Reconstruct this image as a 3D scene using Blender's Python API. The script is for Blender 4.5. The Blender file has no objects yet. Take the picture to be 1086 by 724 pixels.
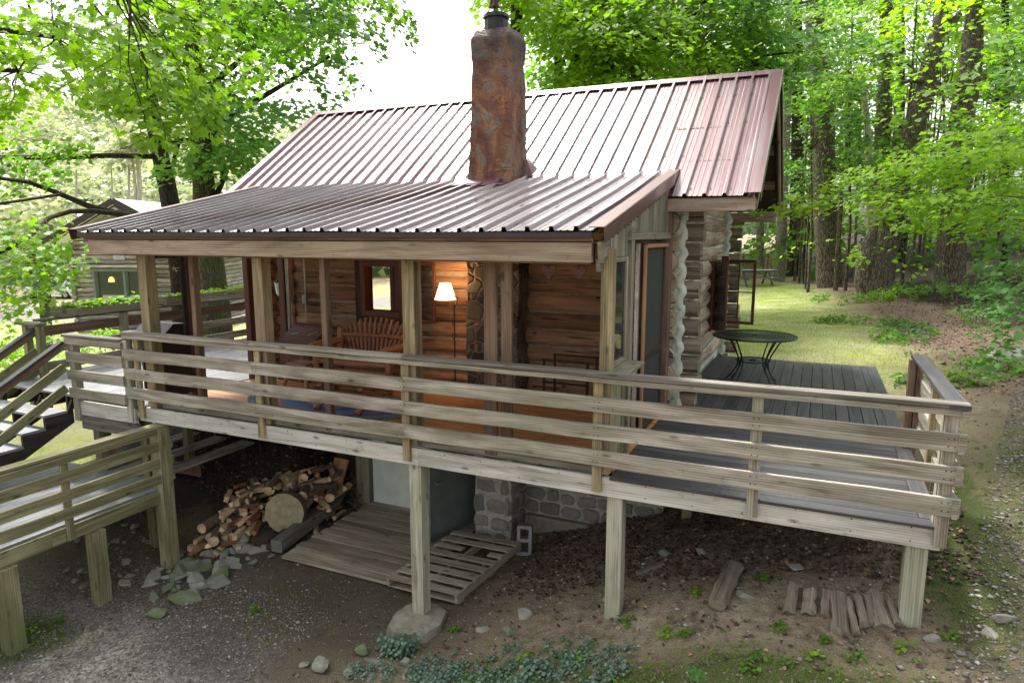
import bpy, math, random
import numpy as np
from math import radians, sin, cos, pi
from mathutils import Vector, Matrix, Quaternion

random.seed(7)
RNG = np.random.default_rng(7)
C = bpy.context.scene.collection
sc = bpy.context.scene

# ------------------------------------------------------------------ camera
CAMPOS = Vector((0, -5.75, 2.25))
YAW, PITCH, FPX = radians(24.3), radians(9.06), 715.0
cd = bpy.data.cameras.new('camera')
cam = bpy.data.objects.new('camera', cd)
C.objects.link(cam)
cam.location = CAMPOS
cam.rotation_euler = (radians(90) - PITCH, 0, YAW)
cd.sensor_width = 36.0
cd.lens = FPX / 1086.0 * 36.0
cd.clip_start = 0.05
cd.clip_end = 1000
sc.camera = cam

# ------------------------------------------------------------------ sky and sun
SUN_EL, SUN_AZ = radians(58), radians(-48)     # azimuth measured from +Y towards +X
w = bpy.data.worlds.new('World')
sc.world = w
w.use_nodes = True
wn, wl = w.node_tree.nodes, w.node_tree.links
wn.clear()
wo = wn.new('ShaderNodeOutputWorld')
bg = wn.new('ShaderNodeBackground')
sky = wn.new('ShaderNodeTexSky')
sky.sky_type = 'NISHITA'
sky.sun_disc = False
sky.sun_elevation = SUN_EL
sky.sun_rotation = SUN_AZ
sky.air_density = 1.0
sky.dust_density = 6.0
sky.ozone_density = 1.0
hs = wn.new('ShaderNodeHueSaturation')
hs.inputs['Saturation'].default_value = 0.18
hs.inputs['Value'].default_value = 1.35
wl.new(sky.outputs[0], hs.inputs['Color'])
wl.new(hs.outputs[0], bg.inputs['Color'])
bg.inputs['Strength'].default_value = 0.15
wl.new(bg.outputs[0], wo.inputs['Surface'])

sd = bpy.data.lights.new('sun', 'SUN')
sd.energy = 3.0
sd.angle = radians(9)
sd.color = (1.0, 0.95, 0.86)
sun = bpy.data.objects.new('sun', sd)
C.objects.link(sun)
sdir = Vector((sin(SUN_AZ) * cos(SUN_EL), cos(SUN_AZ) * cos(SUN_EL), sin(SUN_EL)))
sun.rotation_euler = sdir.to_track_quat('Z', 'Y').to_euler()
sun.location = (0, 0, 40)

sc.view_settings.view_transform = 'Standard'
sc.view_settings.look = 'None'
sc.view_settings.exposure = 1.1
sc.view_settings.gamma = 1.0
sc.cycles.max_bounces = 8
sc.cycles.diffuse_bounces = 4
sc.cycles.transmission_bounces = 4
sc.cycles.transparent_max_bounces = 8
sc.cycles.use_denoising = True

# view ray helper: a point at depth d behind pixel (u, v) of the 1086x724 photograph
_fw = Vector((-sin(YAW) * cos(PITCH), cos(YAW) * cos(PITCH), -sin(PITCH)))
_rt = Vector((cos(YAW), sin(YAW), 0))
_up = _rt.cross(_fw)
def at(u, v, d):
    return CAMPOS + (_fw + _rt * ((u - 543) / FPX) - _up * ((v - 362) / FPX)) * d

# ------------------------------------------------------------------ node helpers
class NT:
    def __init__(s, name):
        s.m = bpy.data.materials.new(name)
        s.m.use_nodes = True
        s.n, s.l = s.m.node_tree.nodes, s.m.node_tree.links
        s.n.clear()
        s.out = s.n.new('ShaderNodeOutputMaterial')
        s.b = s.n.new('ShaderNodeBsdfPrincipled')
        s.l.new(s.b.outputs[0], s.out.inputs[0])
    def new(s, t, **k):
        x = s.n.new(t)
        for a, v in k.items():
            setattr(x, a, v)
        return x
    def set(s, sock, v):
        if hasattr(v, 'is_linked') or isinstance(v, bpy.types.NodeSocket):
            s.l.new(v, sock)
        else:
            if isinstance(v, tuple) and len(v) == 3 and sock.type == 'RGBA':
                v = (*v, 1)
            sock.default_value = v
    def coord(s, which='Object'):
        return s.new('ShaderNodeTexCoord').outputs[which]
    def mapping(s, vec, scale=(1, 1, 1), loc=(0, 0, 0), rot=(0, 0, 0)):
        x = s.new('ShaderNodeMapping')
        s.l.new(vec, x.inputs[0])
        x.inputs['Location'].default_value = loc
        x.inputs['Rotation'].default_value = rot
        x.inputs['Scale'].default_value = scale
        return x.outputs[0]
    def noise(s, vec, scale, detail=4, rough=0.55, dist=0.0):
        x = s.new('ShaderNodeTexNoise')
        s.l.new(vec, x.inputs['Vector'])
        x.inputs['Scale'].default_value = scale
        x.inputs['Detail'].default_value = detail
        x.inputs['Roughness'].default_value = rough
        x.inputs['Distortion'].default_value = dist
        return x.outputs[0]
    def voro(s, vec, scale, feature='F1', out='Distance', rand=1.0):
        x = s.new('ShaderNodeTexVoronoi', feature=feature)
        s.l.new(vec, x.inputs['Vector'])
        x.inputs['Scale'].default_value = scale
        x.inputs['Randomness'].default_value = rand
        return x.outputs[out]
    def ramp(s, fac, stops, interp='LINEAR'):
        x = s.new('ShaderNodeValToRGB')
        s.l.new(fac, x.inputs[0])
        cr = x.color_ramp
        cr.interpolation = interp
        while len(cr.elements) < len(stops):
            cr.elements.new(0.5)
        for e, (p, c) in zip(cr.elements, stops):
            e.position = p
            if not isinstance(c, tuple):
                c = (c, c, c)
            e.color = (*c[:3], 1)
        return x.outputs[0]
    def mix(s, fac, a, b, mode='MIX'):
        x = s.new('ShaderNodeMix', data_type='RGBA', blend_type=mode)
        s.set(x.inputs[0], fac)
        s.set(x.inputs[6], a)
        s.set(x.inputs[7], b)
        return x.outputs[2]
    def math(s, op, a, b=0.0, clamp=False):
        x = s.new('ShaderNodeMath', operation=op)
        x.use_clamp = clamp
        s.set(x.inputs[0], a)
        s.set(x.inputs[1], b)
        return x.outputs[0]
    def maprange(s, v, a, b, c=0.0, d=1.0):
        x = s.new('ShaderNodeMapRange')
        s.set(x.inputs[0], v)
        for i, q in zip((1, 2, 3, 4), (a, b, c, d)):
            x.inputs[i].default_value = q
        return x.outputs[0]
    def island(s):
        return s.new('ShaderNodeNewGeometry').outputs['Random Per Island']
    def objrand(s):
        return s.new('ShaderNodeObjectInfo').outputs['Random']
    def bump(s, h, strength=0.4, dist=0.01):
        x = s.new('ShaderNodeBump')
        x.inputs['Strength'].default_value = strength
        x.inputs['Distance'].default_value = dist
        s.l.new(h, x.inputs['Height'])
        s.l.new(x.outputs[0], s.b.inputs['Normal'])
    def done(s, col, rough=0.8, metal=0.0, spec=0.3):
        s.set(s.b.inputs['Base Color'], col)
        s.set(s.b.inputs['Roughness'], rough)
        s.set(s.b.inputs['Metallic'], metal)
        s.set(s.b.inputs['Specular IOR Level'], spec)
        return s.m

def hsv_mul(t, col, fac):
    return t.mix(1.0, col, fac, 'MULTIPLY')

# ------------------------------------------------------------------ materials
def wood(name, dark, mid, light, green=0.0, greencol=(0.10, 0.13, 0.05), rough=0.85, knots=True, grain=26, spec=0.25, var=0.35):
    t = NT(name)
    uv = t.coord('UV')
    g = t.noise(t.mapping(uv, (1.3, grain, 1)), 1.0, 4, 0.55, 0.6)
    g2 = t.noise(t.mapping(uv, (0.7, 7, 1)), 1.0, 3, 0.5, 1.6)
    rings = t.new('ShaderNodeTexWave', wave_type='BANDS', bands_direction='Y')
    t.l.new(t.mapping(uv, (0.45, 9, 1)), rings.inputs['Vector'])
    rings.inputs['Scale'].default_value = 1.6
    rings.inputs['Distortion'].default_value = 7.0
    rings.inputs['Detail'].default_value = 2.0
    rings.inputs['Detail Scale'].default_value = 0.6
    f = t.math('ADD', t.math('MULTIPLY', g, 0.42), t.math('ADD', t.math('MULTIPLY', g2, 0.50), t.math('MULTIPLY', rings.outputs[1], 0.10)))
    col = t.ramp(f, [(0.34, dark), (0.50, mid), (0.67, light)])
    pt_ = t.noise(t.mapping(uv, (.9, 3.0, 1), (3, 1, 0)), 1.0, 4, 0.6, .4)
    col = t.mix(t.maprange(pt_, .52, .70, 0, .45), col, tuple(x * 1.15 for x in dark))
    if knots:
        k = t.voro(t.mapping(uv, (2.6, 7.0, 1)), 1.0)
        km = t.maprange(k, 0.06, 0.17, 1, 0)
        col = t.mix(t.math('MULTIPLY', km, 0.75), col, (dark[0] * .35, dark[1] * .3, dark[2] * .28))
    isl = t.island()
    v = t.maprange(isl, 0, 1, 1 - var, 1 + var * .6)
    cc = t.new('ShaderNodeCombineColor')
    for i in range(3):
        t.l.new(v, cc.inputs[i])
    col = hsv_mul(t, col, cc.outputs[0])
    if green:
        gn = t.noise(t.coord('Object'), 1.1, 5, 0.6)
        gm = t.maprange(gn, 0.42, 0.68, 0, green)
        col = t.mix(gm, col, greencol)
    sp = t.noise(t.coord('Object'), 9, 4, 0.7)
    col = t.mix(t.maprange(sp, 0.62, 0.74, 0, 0.55), col, (dark[0] * .5, dark[1] * .5, dark[2] * .5))
    t.bump(f, 0.28, 0.006)
    return t.done(col, rough, 0, spec)

M = {}
M['rail'] = wood('weathered_rail', (.115, .09, .065), (.30, .272, .222), (.52, .49, .43), green=.5, greencol=(.18, .19, .115), grain=12, var=.45)
M['railgreen'] = wood('mossy_rail', (.085, .08, .04), (.22, .21, .115), (.37, .355, .22), green=.7, greencol=(.13, .16, .06))
M['rim'] = wood('rim_board', (.22, .205, .18), (.50, .485, .445), (.68, .665, .62), green=.2, greencol=(.28, .28, .2), grain=13)
M['cap'] = wood('cap_rail', (.05, .042, .036), (.135, .12, .105), (.27, .25, .225), green=.35, greencol=(.16, .17, .10))
M['post'] = wood('porch_post', (.10, .075, .04), (.27, .21, .12), (.46, .38, .24), green=.4, greencol=(.17, .18, .08), grain=15)
M['post_light'] = wood('ground_post', (.17, .165, .12), (.38, .37, .29), (.55, .54, .45), green=.5, greencol=(.24, .27, .16))
M['beam'] = wood('porch_beam', (.12, .075, .05), (.32, .235, .165), (.48, .40, .31), green=.4, greencol=(.25, .26, .2), grain=16)
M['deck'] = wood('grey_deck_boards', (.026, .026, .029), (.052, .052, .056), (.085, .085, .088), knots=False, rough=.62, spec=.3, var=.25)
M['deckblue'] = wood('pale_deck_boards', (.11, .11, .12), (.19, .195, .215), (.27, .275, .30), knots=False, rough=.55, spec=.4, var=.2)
M['floor'] = wood('porch_floor_boards', (.30, .13, .045), (.46, .215, .08), (.56, .30, .13), rough=.5, spec=.4, var=.2)
M['platform'] = wood('old_platform_planks', (.16, .13, .095), (.33, .28, .215), (.48, .43, .345), green=.3, greencol=(.10, .11, .05))
M['redwood'] = wood('red_stained_wood', (.055, .017, .010), (.10, .03, .018), (.15, .05, .03), knots=False, rough=.5, spec=.4)
M['orangewood'] = wood('orange_wood', (.22, .11, .05), (.36, .19, .09), (.46, .27, .14), knots=False, rough=.5)
M['chair'] = wood('cedar_log_furniture', (.17, .065, .03), (.31, .135, .065), (.44, .21, .11), rough=.5, spec=.4)
M['maroon'] = wood('maroon_painted_wood', (.07, .03, .028), (.13, .06, .055), (.24, .14, .12), rough=.6)
M['darkwood'] = wood('dark_brown_wood', (.025, .018, .012), (.05, .036, .025), (.09, .065, .045))
M['brownwood'] = wood('brown_board', (.09, .055, .035), (.17, .11, .075), (.25, .18, .13))
M['greenwood'] = wood('mossy_board', (.10, .085, .06), (.22, .20, .15), (.34, .32, .26), green=.4, greencol=(.13, .155, .075), grain=14)
M['oldlog'] = wood('rotting_log', (.09, .07, .055), (.21, .17, .135), (.33, .28, .225), green=.2, var=.4)
M['stringer'] = wood('black_stringer', (.018, .014, .012), (.035, .03, .026), (.06, .052, .045), knots=False)

def logmat(name, dark, mid, light):
    t = NT(name)
    uv = t.coord('UV')
    g = t.noise(t.mapping(uv, (0.8, 10, 1)), 1.0, 7, 0.7, 0.8)
    b = t.noise(t.mapping(uv, (1.1, 2.5, 1)), 1.0, 4, 0.6)
    f = t.math('ADD', t.math('MULTIPLY', g, 0.55), t.math('MULTIPLY', b, 0.45))
    col = t.ramp(f, [(0.33, dark), (0.5, mid), (0.66, light)])
    k = t.voro(t.mapping(uv, (2.6, 4.5, 1)), 1.0)
    col = t.mix(t.maprange(k, 0.06, 0.13, .85, 0), col, (dark[0] * .3, dark[1] * .25, dark[2] * .2))
    cr = t.noise(t.mapping(uv, (0.9, 22, 1)), 1.0, 2, 0.5, 1.2)
    crm = t.maprange(cr, 0.335, 0.37, 1, 0)
    col = t.mix(t.math('MULTIPLY', crm, .8), col, (dark[0] * .25, dark[1] * .2, dark[2] * .2))
    v = t.maprange(t.island(), 0, 1, .7, 1.2)
    cc = t.new('ShaderNodeCombineColor')
    for i in range(3):
        t.l.new(v, cc.inputs[i])
    col = hsv_mul(t, col, cc.outputs[0])
    t.bump(t.math('SUBTRACT', f, t.math('MULTIPLY', crm, .4)), 0.7, 0.02)
    return t.done(col, .75, 0, .25)
M['login'] = logmat('porch_wall_logs', (.14, .07, .04), (.36, .205, .12), (.54, .345, .22))
M['logout'] = logmat('weathered_gable_logs', (.14, .105, .07), (.38, .31, .22), (.60, .52, .40))
M['logend'] = logmat('log_ends', (.09, .07, .05), (.24, .195, .145), (.40, .34, .27))
M['lognb'] = logmat('grey_neighbour_logs', (.10, .085, .075), (.30, .27, .24), (.55, .52, .48))

def simple(name, col, rough=.7, metal=0., spec=.3, ns=8, var=.25, bump=.2, bd=.01):
    t = NT(name)
    n = t.noise(t.coord('Object'), ns, 5, .6)
    c = t.ramp(n, [(.3, tuple(x * (1 - var) for x in col)), (.7, tuple(min(1, x * (1 + var)) for x in col))])
    if bump:
        t.bump(n, bump, bd)
    return t.done(c, rough, metal, spec)
M['chink'] = simple('lime_chinking', (.33, .27, .20), .95, ns=14, var=.3, bump=.5)
M['chinkw'] = simple('green_white_chinking', (.50, .53, .44), .95, ns=5, var=.25, bump=.6, bd=.02)
M['iron'] = simple('black_iron', (.012, .018, .016), .45, .3, .5, bump=0)
M['rustiron'] = simple('brown_iron', (.05, .02, .012), .6, .3, .4)
M['black'] = simple('black_paint', (.014, .014, .015), .5, 0, .4, bump=0)
M['fascia'] = simple('brown_metal_trim', (.10, .045, .035), .45, .2, .5, bump=0)
M['gutter'] = simple('dark_drip_edge', (.035, .027, .026), .5, .2, .5, bump=0)
M['whitepaint'] = simple('faded_white_paint', (.66, .74, .66), .6, ns=3, var=.12, bump=.1)
M['greendoor'] = simple('grey_green_door', (.14, .17, .155), .5, ns=3, var=.2, bump=.1)
M['concrete'] = simple('old_concrete', (.24, .225, .175), .95, ns=10, var=.3, bump=.6)
M['cinder'] = simple('cinder_block', (.27, .275, .26), .95, ns=40, var=.25, bump=.6)
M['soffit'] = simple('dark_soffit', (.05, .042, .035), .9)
M['white'] = simple('white_paint', (.75, .76, .76), .4, var=.05, bump=0)
M['tyre'] = simple('tyre_rubber', (.02, .02, .02), .8)
M['bluepipe'] = simple('steel_pipe', (.35, .37, .38), .35, .8)
M['screenmesh'] = simple('dark_insect_screen', (.028, .033, .034), .55, 0, .3, bump=0)
M['silver'] = simple('galvanised_steel', (.45, .46, .46), .4, .9)

def glass(name, tint=(.02, .025, .025), alpha=.45):
    t = NT(name)
    t.done(tint, .05, 0, .6)
    tr = t.new('ShaderNodeBsdfTransparent')
    mx = t.new('ShaderNodeMixShader')
    fr = t.new('ShaderNodeFresnel')
    fr.inputs[0].default_value = 1.45
    f = t.math('ADD', fr.outputs[0], alpha, clamp=True)
    t.l.new(f, mx.inputs[0])
    t.l.new(tr.outputs[0], mx.inputs[1])
    t.l.new(t.b.outputs[0], mx.inputs[2])
    t.l.new(mx.outputs[0], t.out.inputs[0])
    return t.m
M['glass'] = glass('window_glass', alpha=.12)
M['screen'] = glass('dark_screen_cloth', (.02, .024, .025), .62)
M['darkglass'] = glass('dark_window_glass', (.012, .035, .022), .97)

def roofmat(name='ribbed_metal_roof', ca=(.085, .024, .036), cb=(.13, .042, .056), ior=1.78, cr=.2):
    t = NT(name)
    o = t.coord('Object')
    n = t.noise(t.mapping(o, (6, .6, .6)), 1, 4, .6)
    n2 = t.noise(o, .5, 3, .6)
    f = t.math('ADD', t.math('MULTIPLY', n, .5), t.math('MULTIPLY', n2, .5))
    c = t.ramp(f, [(.35, ca), (.65, cb)])
    st_ = t.noise(t.mapping(o, (9, .35, .35), (3, 1, 2)), 1, 4, .6)
    c = t.mix(t.maprange(st_, .5, .68, 0, .55), c, (.20, .17, .17))     # dusty rain streaks
    sp = t.noise(o, 30, 3, .7)
    c = t.mix(t.maprange(sp, .72, .78, 0, .5), c, (.05, .035, .03))
    r = t.maprange(t.noise(o, 2.2, 4, .6), .3, .7, .24, .40)
    n3 = t.noise(t.mapping(o, (3, .8, .8)), 1, 2)
    t.bump(n3, .12, .02)
    t.b.inputs['Coat Weight'].default_value = 1.0
    t.b.inputs['Coat IOR'].default_value = ior
    t.b.inputs['Coat Roughness'].default_value = cr
    return t.done(c, .42, .3, .6)
M['roof'] = roofmat()
M['roof_low'] = roofmat('porch_metal_roof', (.045, .024, .034), (.075, .043, .056), 1.82, .2)

def stonewall(name, scale, stones, mortar, mw=.07, warp=.25):
    t = NT(name)
    o = t.coord('Object')
    nz = t.new('ShaderNodeTexNoise')
    t.l.new(o, nz.inputs['Vector'])
    nz.inputs['Scale'].default_value = 3.0
    sub = t.new('ShaderNodeVectorMath', operation='MULTIPLY_ADD')
    t.l.new(nz.outputs['Color'], sub.inputs[0])
    sub.inputs[1].default_value = (warp, warp, warp)
    t.l.new(o, sub.inputs[2])
    p = t.mapping(sub.outputs[0], (1, 1, 1.35))
    e = t.voro(p, scale, 'DISTANCE_TO_EDGE', 'Distance')
    cc = t.voro(p, scale, 'F1', 'Color')
    sep = t.new('ShaderNodeSeparateColor')
    t.l.new(cc, sep.inputs[0])
    n = t.noise(o, 14, 5, .65)
    base = t.ramp(t.math('ADD', t.math('MULTIPLY', sep.outputs[0], .75), t.math('MULTIPLY', n, .25)), stones, 'LINEAR')
    m = t.maprange(e, mw * .6, mw, 1, 0)
    col = t.mix(m, base, mortar)
    h = t.math('ADD', t.maprange(e, 0, mw * 2.2, 0, 1), t.math('MULTIPLY', n, .3))
    t.bump(h, .9, .03)
    return t.done(col, .9, 0, .2)
M['stone'] = stonewall('fieldstone_masonry', 4.3, [(.15, (.12, .115, .10)), (.45, (.21, .205, .19)), (.7, (.28, .265, .23)), (.85, (.25, .19, .13))], (.36, .35, .31), .085)
M['stonedark'] = stonewall('dark_stone_breast', 3.6, [(.15, (.055, .045, .038)), (.45, (.13, .105, .08)), (.7, (.19, .16, .12)), (.85, (.10, .055, .035))], (.20, .17, .13), .05)

def cobmat():
    t = NT('rounded_field_stones')
    c = t.ramp(t.island(), [(0, (.15, .145, .13)), (.35, (.22, .215, .195)), (.6, (.29, .275, .24)), (.8, (.23, .18, .13)), (1, (.36, .34, .29))])
    n = t.noise(t.coord('Object'), 16, 6, .7)
    c = t.mix(t.maprange(n, .4, .65, 0, .55), c, (.13, .125, .105))
    t.bump(n, .8, .02)
    return t.done(c, .9, 0, .2)
M['cobble'] = cobmat()
M['mortar'] = simple('rough_mortar', (.36, .345, .30), .95, ns=22, var=.3, bump=.8, bd=.02)
def chimneymat():
    t = NT('rusty_chimney_stone')
    o = t.coord('Object')
    n = t.noise(t.mapping(o, (1, 1, .55)), 2.6, 7, .62, 1.1)
    n2 = t.noise(t.mapping(o, (1, 1, .7), (7, 3, 2)), 4.2, 6, .65, .8)
    c = t.ramp(n, [(.30, (.07, .032, .03)), (.42, (.14, .05, .032)), (.50, (.20, .085, .045)), (.56, (.30, .155, .07)), (.64, (.13, .07, .05))])
    c = t.mix(t.maprange(n2, .50, .60, 0, .7), c, (.17, .165, .135))
    c = t.mix(t.maprange(n2, .40, .34, 0, .7), c, (.27, .145, .055))
    e = t.noise(t.mapping(o, (1, 1, 1.6), (2, 5, 9)), 3.2, 3, .5, 1.5)
    ab = t.math('ABSOLUTE', t.math('SUBTRACT', e, .5))
    c = t.mix(t.maprange(ab, 0, .010, .3, 0), c, (.04, .022, .018))
    z = t.new('ShaderNodeSeparateXYZ')
    t.l.new(o, z.inputs[0])
    soot = t.math('MULTIPLY', t.maprange(z.outputs[2], 1.2, 1.95, 0, 1), t.maprange(n2, .25, .6, 1.0, .6))
    c = t.mix(soot, c, (.035, .028, .03))      # soot deposited round the flue
    t.bump(t.math('ADD', t.math('MULTIPLY', n2, 1.4), t.maprange(ab, 0, .04, 0, .2)), .8, .05)
    return t.done(c, .62, 0, .35)
M['chimney'] = chimneymat()

def bark(name, dark, light, moss=0.):
    t = NT(name)
    o = t.coord('UV')
    n = t.noise(t.mapping(o, (3.5, 16, 1)), 1, 6, .7, .5)
    e = t.voro(t.mapping(o, (3.0, 13, 1)), 1.3, 'DISTANCE_TO_EDGE')
    f = t.math('ADD', t.math('MULTIPLY', n, .6), t.maprange(e, 0, .25, 0, .4))
    c = t.ramp(f, [(.3, dark), (.75, light)])
    if moss:
        mn = t.noise(t.coord('Object'), 3, 5, .7)
        c = t.mix(t.maprange(mn, .45, .62, 0, moss), c, (.07, .10, .03))
    t.bump(f, .9, .04)
    return t.done(c, .95, 0, .15)
M['bark'] = bark('maple_bark', (.05, .04, .03), (.25, .21, .165))
M['barklight'] = bark('pale_bark', (.12, .105, .085), (.34, .31, .26))
M['barkdark'] = bark('dark_bark', (.018, .015, .012), (.075, .062, .05))
M['barkmoss'] = bark('mossy_bark', (.035, .032, .022), (.13, .12, .085), .7)
M['barkwhite'] = bark('bleached_bark', (.35, .33, .28), (.65, .62, .55))

def leafmat(name, c0, c1, c2, trans=.5, rough=.5, spec=.25, tint=(1.35, 1.5, .42)):
    t = NT(name)
    r = t.island()
    col = t.ramp(r, [(0, c0), (.5, c1), (1, c2)])
    n = t.noise(t.coord('Object'), .55, 3, .6)
    col = t.mix(t.maprange(n, .35, .65, 0, .55), col, c2)
    t.done(col, rough, 0, spec)
    tr = t.new('ShaderNodeBsdfTranslucent')
    tc = t.mix(1.0, col, tint, 'MULTIPLY')
    t.l.new(tc, tr.inputs[0])
    mx = t.new('ShaderNodeMixShader')
    mx.inputs[0].default_value = trans
    t.l.new(t.b.outputs[0], mx.inputs[1])
    t.l.new(tr.outputs[0], mx.inputs[2])
    t.l.new(mx.outputs[0], t.out.inputs[0])
    return t.m
M['leaf'] = leafmat('maple_leaf', (.05, .125, .018), (.085, .20, .022), (.15, .29, .03))
M['leafbright'] = leafmat('sunlit_green_leaf', (.09, .20, .014), (.145, .29, .018), (.24, .39, .03))
M['leafdeep'] = leafmat('deep_green_leaf', (.028, .08, .018), (.05, .13, .03), (.08, .18, .04))
M['leafcool'] = leafmat('cool_green_leaf', (.055, .145, .035), (.09, .215, .055), (.15, .30, .085))
M['leafhaze'] = leafmat('hazed_far_leaf', (.32, .38, .22), (.44, .50, .29), (.58, .61, .38), .3, tint=(1.1, 1.1, .8))  # haze over the far hillside is put into this pale leaf colour
M['leafsun'] = leafmat('sun_touched_leaf', (.14, .29, .015), (.22, .40, .02), (.33, .50, .035), .55)
M['spurge'] = leafmat('blue_green_leaf', (.05, .105, .07), (.10, .17, .125), (.18, .26, .19), .2)
M['grassm'] = leafmat('grass_blade', (.10, .20, .02), (.16, .28, .03), (.25, .36, .05), .35)
def litter():
    t = NT('fallen_leaves')
    c = t.ramp(t.island(), [(0, (.04, .026, .02)), (.5, (.095, .06, .045)), (.8, (.16, .105, .08)), (.96, (.27, .18, .12)), (1, (.45, .30, .14))])
    return t.done(c, .8, 0, .2)
M['litter'] = litter()
def pebmat():
    t = NT('pebbles')
    c = t.ramp(t.island(), [(0, (.09, .08, .065)), (.5, (.19, .175, .15)), (.88, (.30, .285, .255)), (1, (.46, .45, .42))])
    n = t.noise(t.coord('Object'), 20, 3)
    t.bump(n, .3, .005)
    return t.done(c, .85, 0, .25)
M['pebble'] = pebmat()
def rockmat(name, a, b, moss=.5):
    t = NT(name)
    o = t.coord('Object')
    n = t.noise(o, 6, 6, .7)
    c = t.ramp(n, [(.3, a), (.7, b)])
    c = t.mix(t.maprange(t.objrand(), 0, 1, 0, .45), c, (.13, .14, .115))
    nm = t.noise(t.coord('Object'), 3.5, 5, .7)
    g = t.new('ShaderNodeNewGeometry')
    z = t.new('ShaderNodeSeparateXYZ')
    t.l.new(g.outputs['Normal'], z.inputs[0])
    mm = t.math('MULTIPLY', t.maprange(nm, .42, .6, 0, moss), t.maprange(z.outputs[2], -.1, .6, 0, 1))
    c = t.mix(mm, c, (.085, .12, .035))
    t.bump(n, .7, .03)
    return t.done(c, .9, 0, .2)
M['rock'] = rockmat('grey_field_stone', (.18, .175, .145), (.44, .43, .37), .3)
M['rockmoss'] = rockmat('mossy_field_stone', (.12, .13, .09), (.28, .30, .21), .8)
def endgrain(name, c0, c1):
    t = NT(name)
    wv = t.new('ShaderNodeTexWave', wave_type='RINGS', rings_direction='SPHERICAL')
    t.l.new(t.coord('Object'), wv.inputs['Vector'])
    wv.inputs['Scale'].default_value = 14
    wv.inputs['Distortion'].default_value = 2.5
    n = t.noise(t.coord('Object'), 12, 4, .6)
    f = t.math('ADD', t.math('MULTIPLY', wv.outputs[1], .10), t.math('MULTIPLY', n, .9))
    c = t.ramp(f, [(.3, c0), (.7, c1)])
    v = t.maprange(t.objrand(), 0, 1, .65, 1.2)
    cc = t.new('ShaderNodeCombineColor')
    for i in range(3):
        t.l.new(v, cc.inputs[i])
    c = hsv_mul(t, c, cc.outputs[0])
    t.bump(n, .4, .01)
    return t.done(c, .85, 0, .2)
M['firewood'] = endgrain('split_firewood', (.40, .28, .15), (.74, .58, .37))
M['firered'] = endgrain('reddish_firewood', (.22, .09, .045), (.40, .19, .10))
M['firebark'] = endgrain('firewood_bark', (.09, .07, .05), (.22, .17, .12))
M['slice'] = endgrain('round_log_face', (.24, .20, .12), (.42, .36, .24))

def groundmat():
    t = NT('ground_surface')
    o = t.coord('Object')
    at_ = t.new('ShaderNodeAttribute', attribute_name='zone')
    sep = t.new('ShaderNodeSeparateColor')
    t.l.new(at_.outputs['Color'], sep.inputs[0])
    at2 = t.new('ShaderNodeAttribute', attribute_name='zone2')
    sep2 = t.new('ShaderNodeSeparateColor')
    t.l.new(at2.outputs['Color'], sep2.inputs[0])
    n1 = t.noise(o, 1.4, 6, .65)
    n2 = t.noise(o, 11, 6, .7)
    n3 = t.noise(o, 60, 4, .7)
    e = t.voro(o, 38, 'F1', 'Color')
    es = t.new('ShaderNodeSeparateColor')
    t.l.new(e, es.inputs[0])
    ed = t.voro(o, 38, 'DISTANCE_TO_EDGE')
    dirt = t.ramp(t.math('ADD', t.math('MULTIPLY', n2, .6), t.math('MULTIPLY', n1, .4)), [(.33, (.10, .078, .05)), (.5, (.235, .19, .128)), (.68, (.38, .32, .23))])
    grav = t.ramp(t.math('ADD', t.math('MULTIPLY', es.outputs[0], .5), t.math('MULTIPLY', n2, .5)), [(.25, (.10, .092, .075)), (.5, (.20, .185, .16)), (.8, (.34, .325, .29))])
    grass = t.ramp(t.math('ADD', t.math('MULTIPLY', n3, .5), t.math('MULTIPLY', n1, .5)), [(.35, (.14, .19, .04)), (.5, (.27, .31, .09)), (.65, (.40, .41, .17))])
    litt = t.ramp(t.math('ADD', t.math('MULTIPLY', n3, .5), t.math('MULTIPLY', n2, .5)), [(.35, (.06, .038, .028)), (.5, (.16, .11, .08)), (.65, (.27, .195, .15))])
    moss = t.ramp(n3, [(.3, (.045, .055, .02)), (.7, (.105, .13, .04))])
    def m(mask, lo=.35, hi=.65):
        v = t.math('ADD', mask, t.math('MULTIPLY', t.math('SUBTRACT', n2, .5), 1.1))
        v = t.math('ADD', v, t.math('MULTIPLY', t.math('SUBTRACT', n1, .5), .7))
        return t.maprange(v, lo, hi, 0, 1)
    c = t.mix(m(sep.outputs[0]), dirt, grav)
    c = t.mix(m(sep.outputs[2]), c, litt)
    c = t.mix(m(sep2.outputs[0], .4, .75), c, moss)
    tan = t.maprange(t.noise(t.mapping(o, (1, 1, 1), (4, 2, 0)), .55, 5, .6), .42, .62, 0, .6)
    grass = t.mix(tan, grass, (.40, .36, .24))
    c = t.mix(m(sep.outputs[1], .15, .95), c, grass)
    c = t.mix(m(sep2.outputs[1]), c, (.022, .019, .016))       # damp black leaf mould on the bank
    c = t.mix(t.math('MULTIPLY', m(sep2.outputs[2], .3, .8), .72), c, (.060, .052, .040))       # darker packed earth in the left yard and below the lower deck
    h = t.math('ADD', t.math('MULTIPLY', n3, .5), t.math('ADD', t.math('MULTIPLY', n2, 1.0), t.math('MULTIPLY', t.maprange(ed, 0, .3, 0, 1), .35)))
    t.bump(h, .8, .03)
    return t.done(c, .95, 0, .15)
M['ground'] = groundmat()

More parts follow.
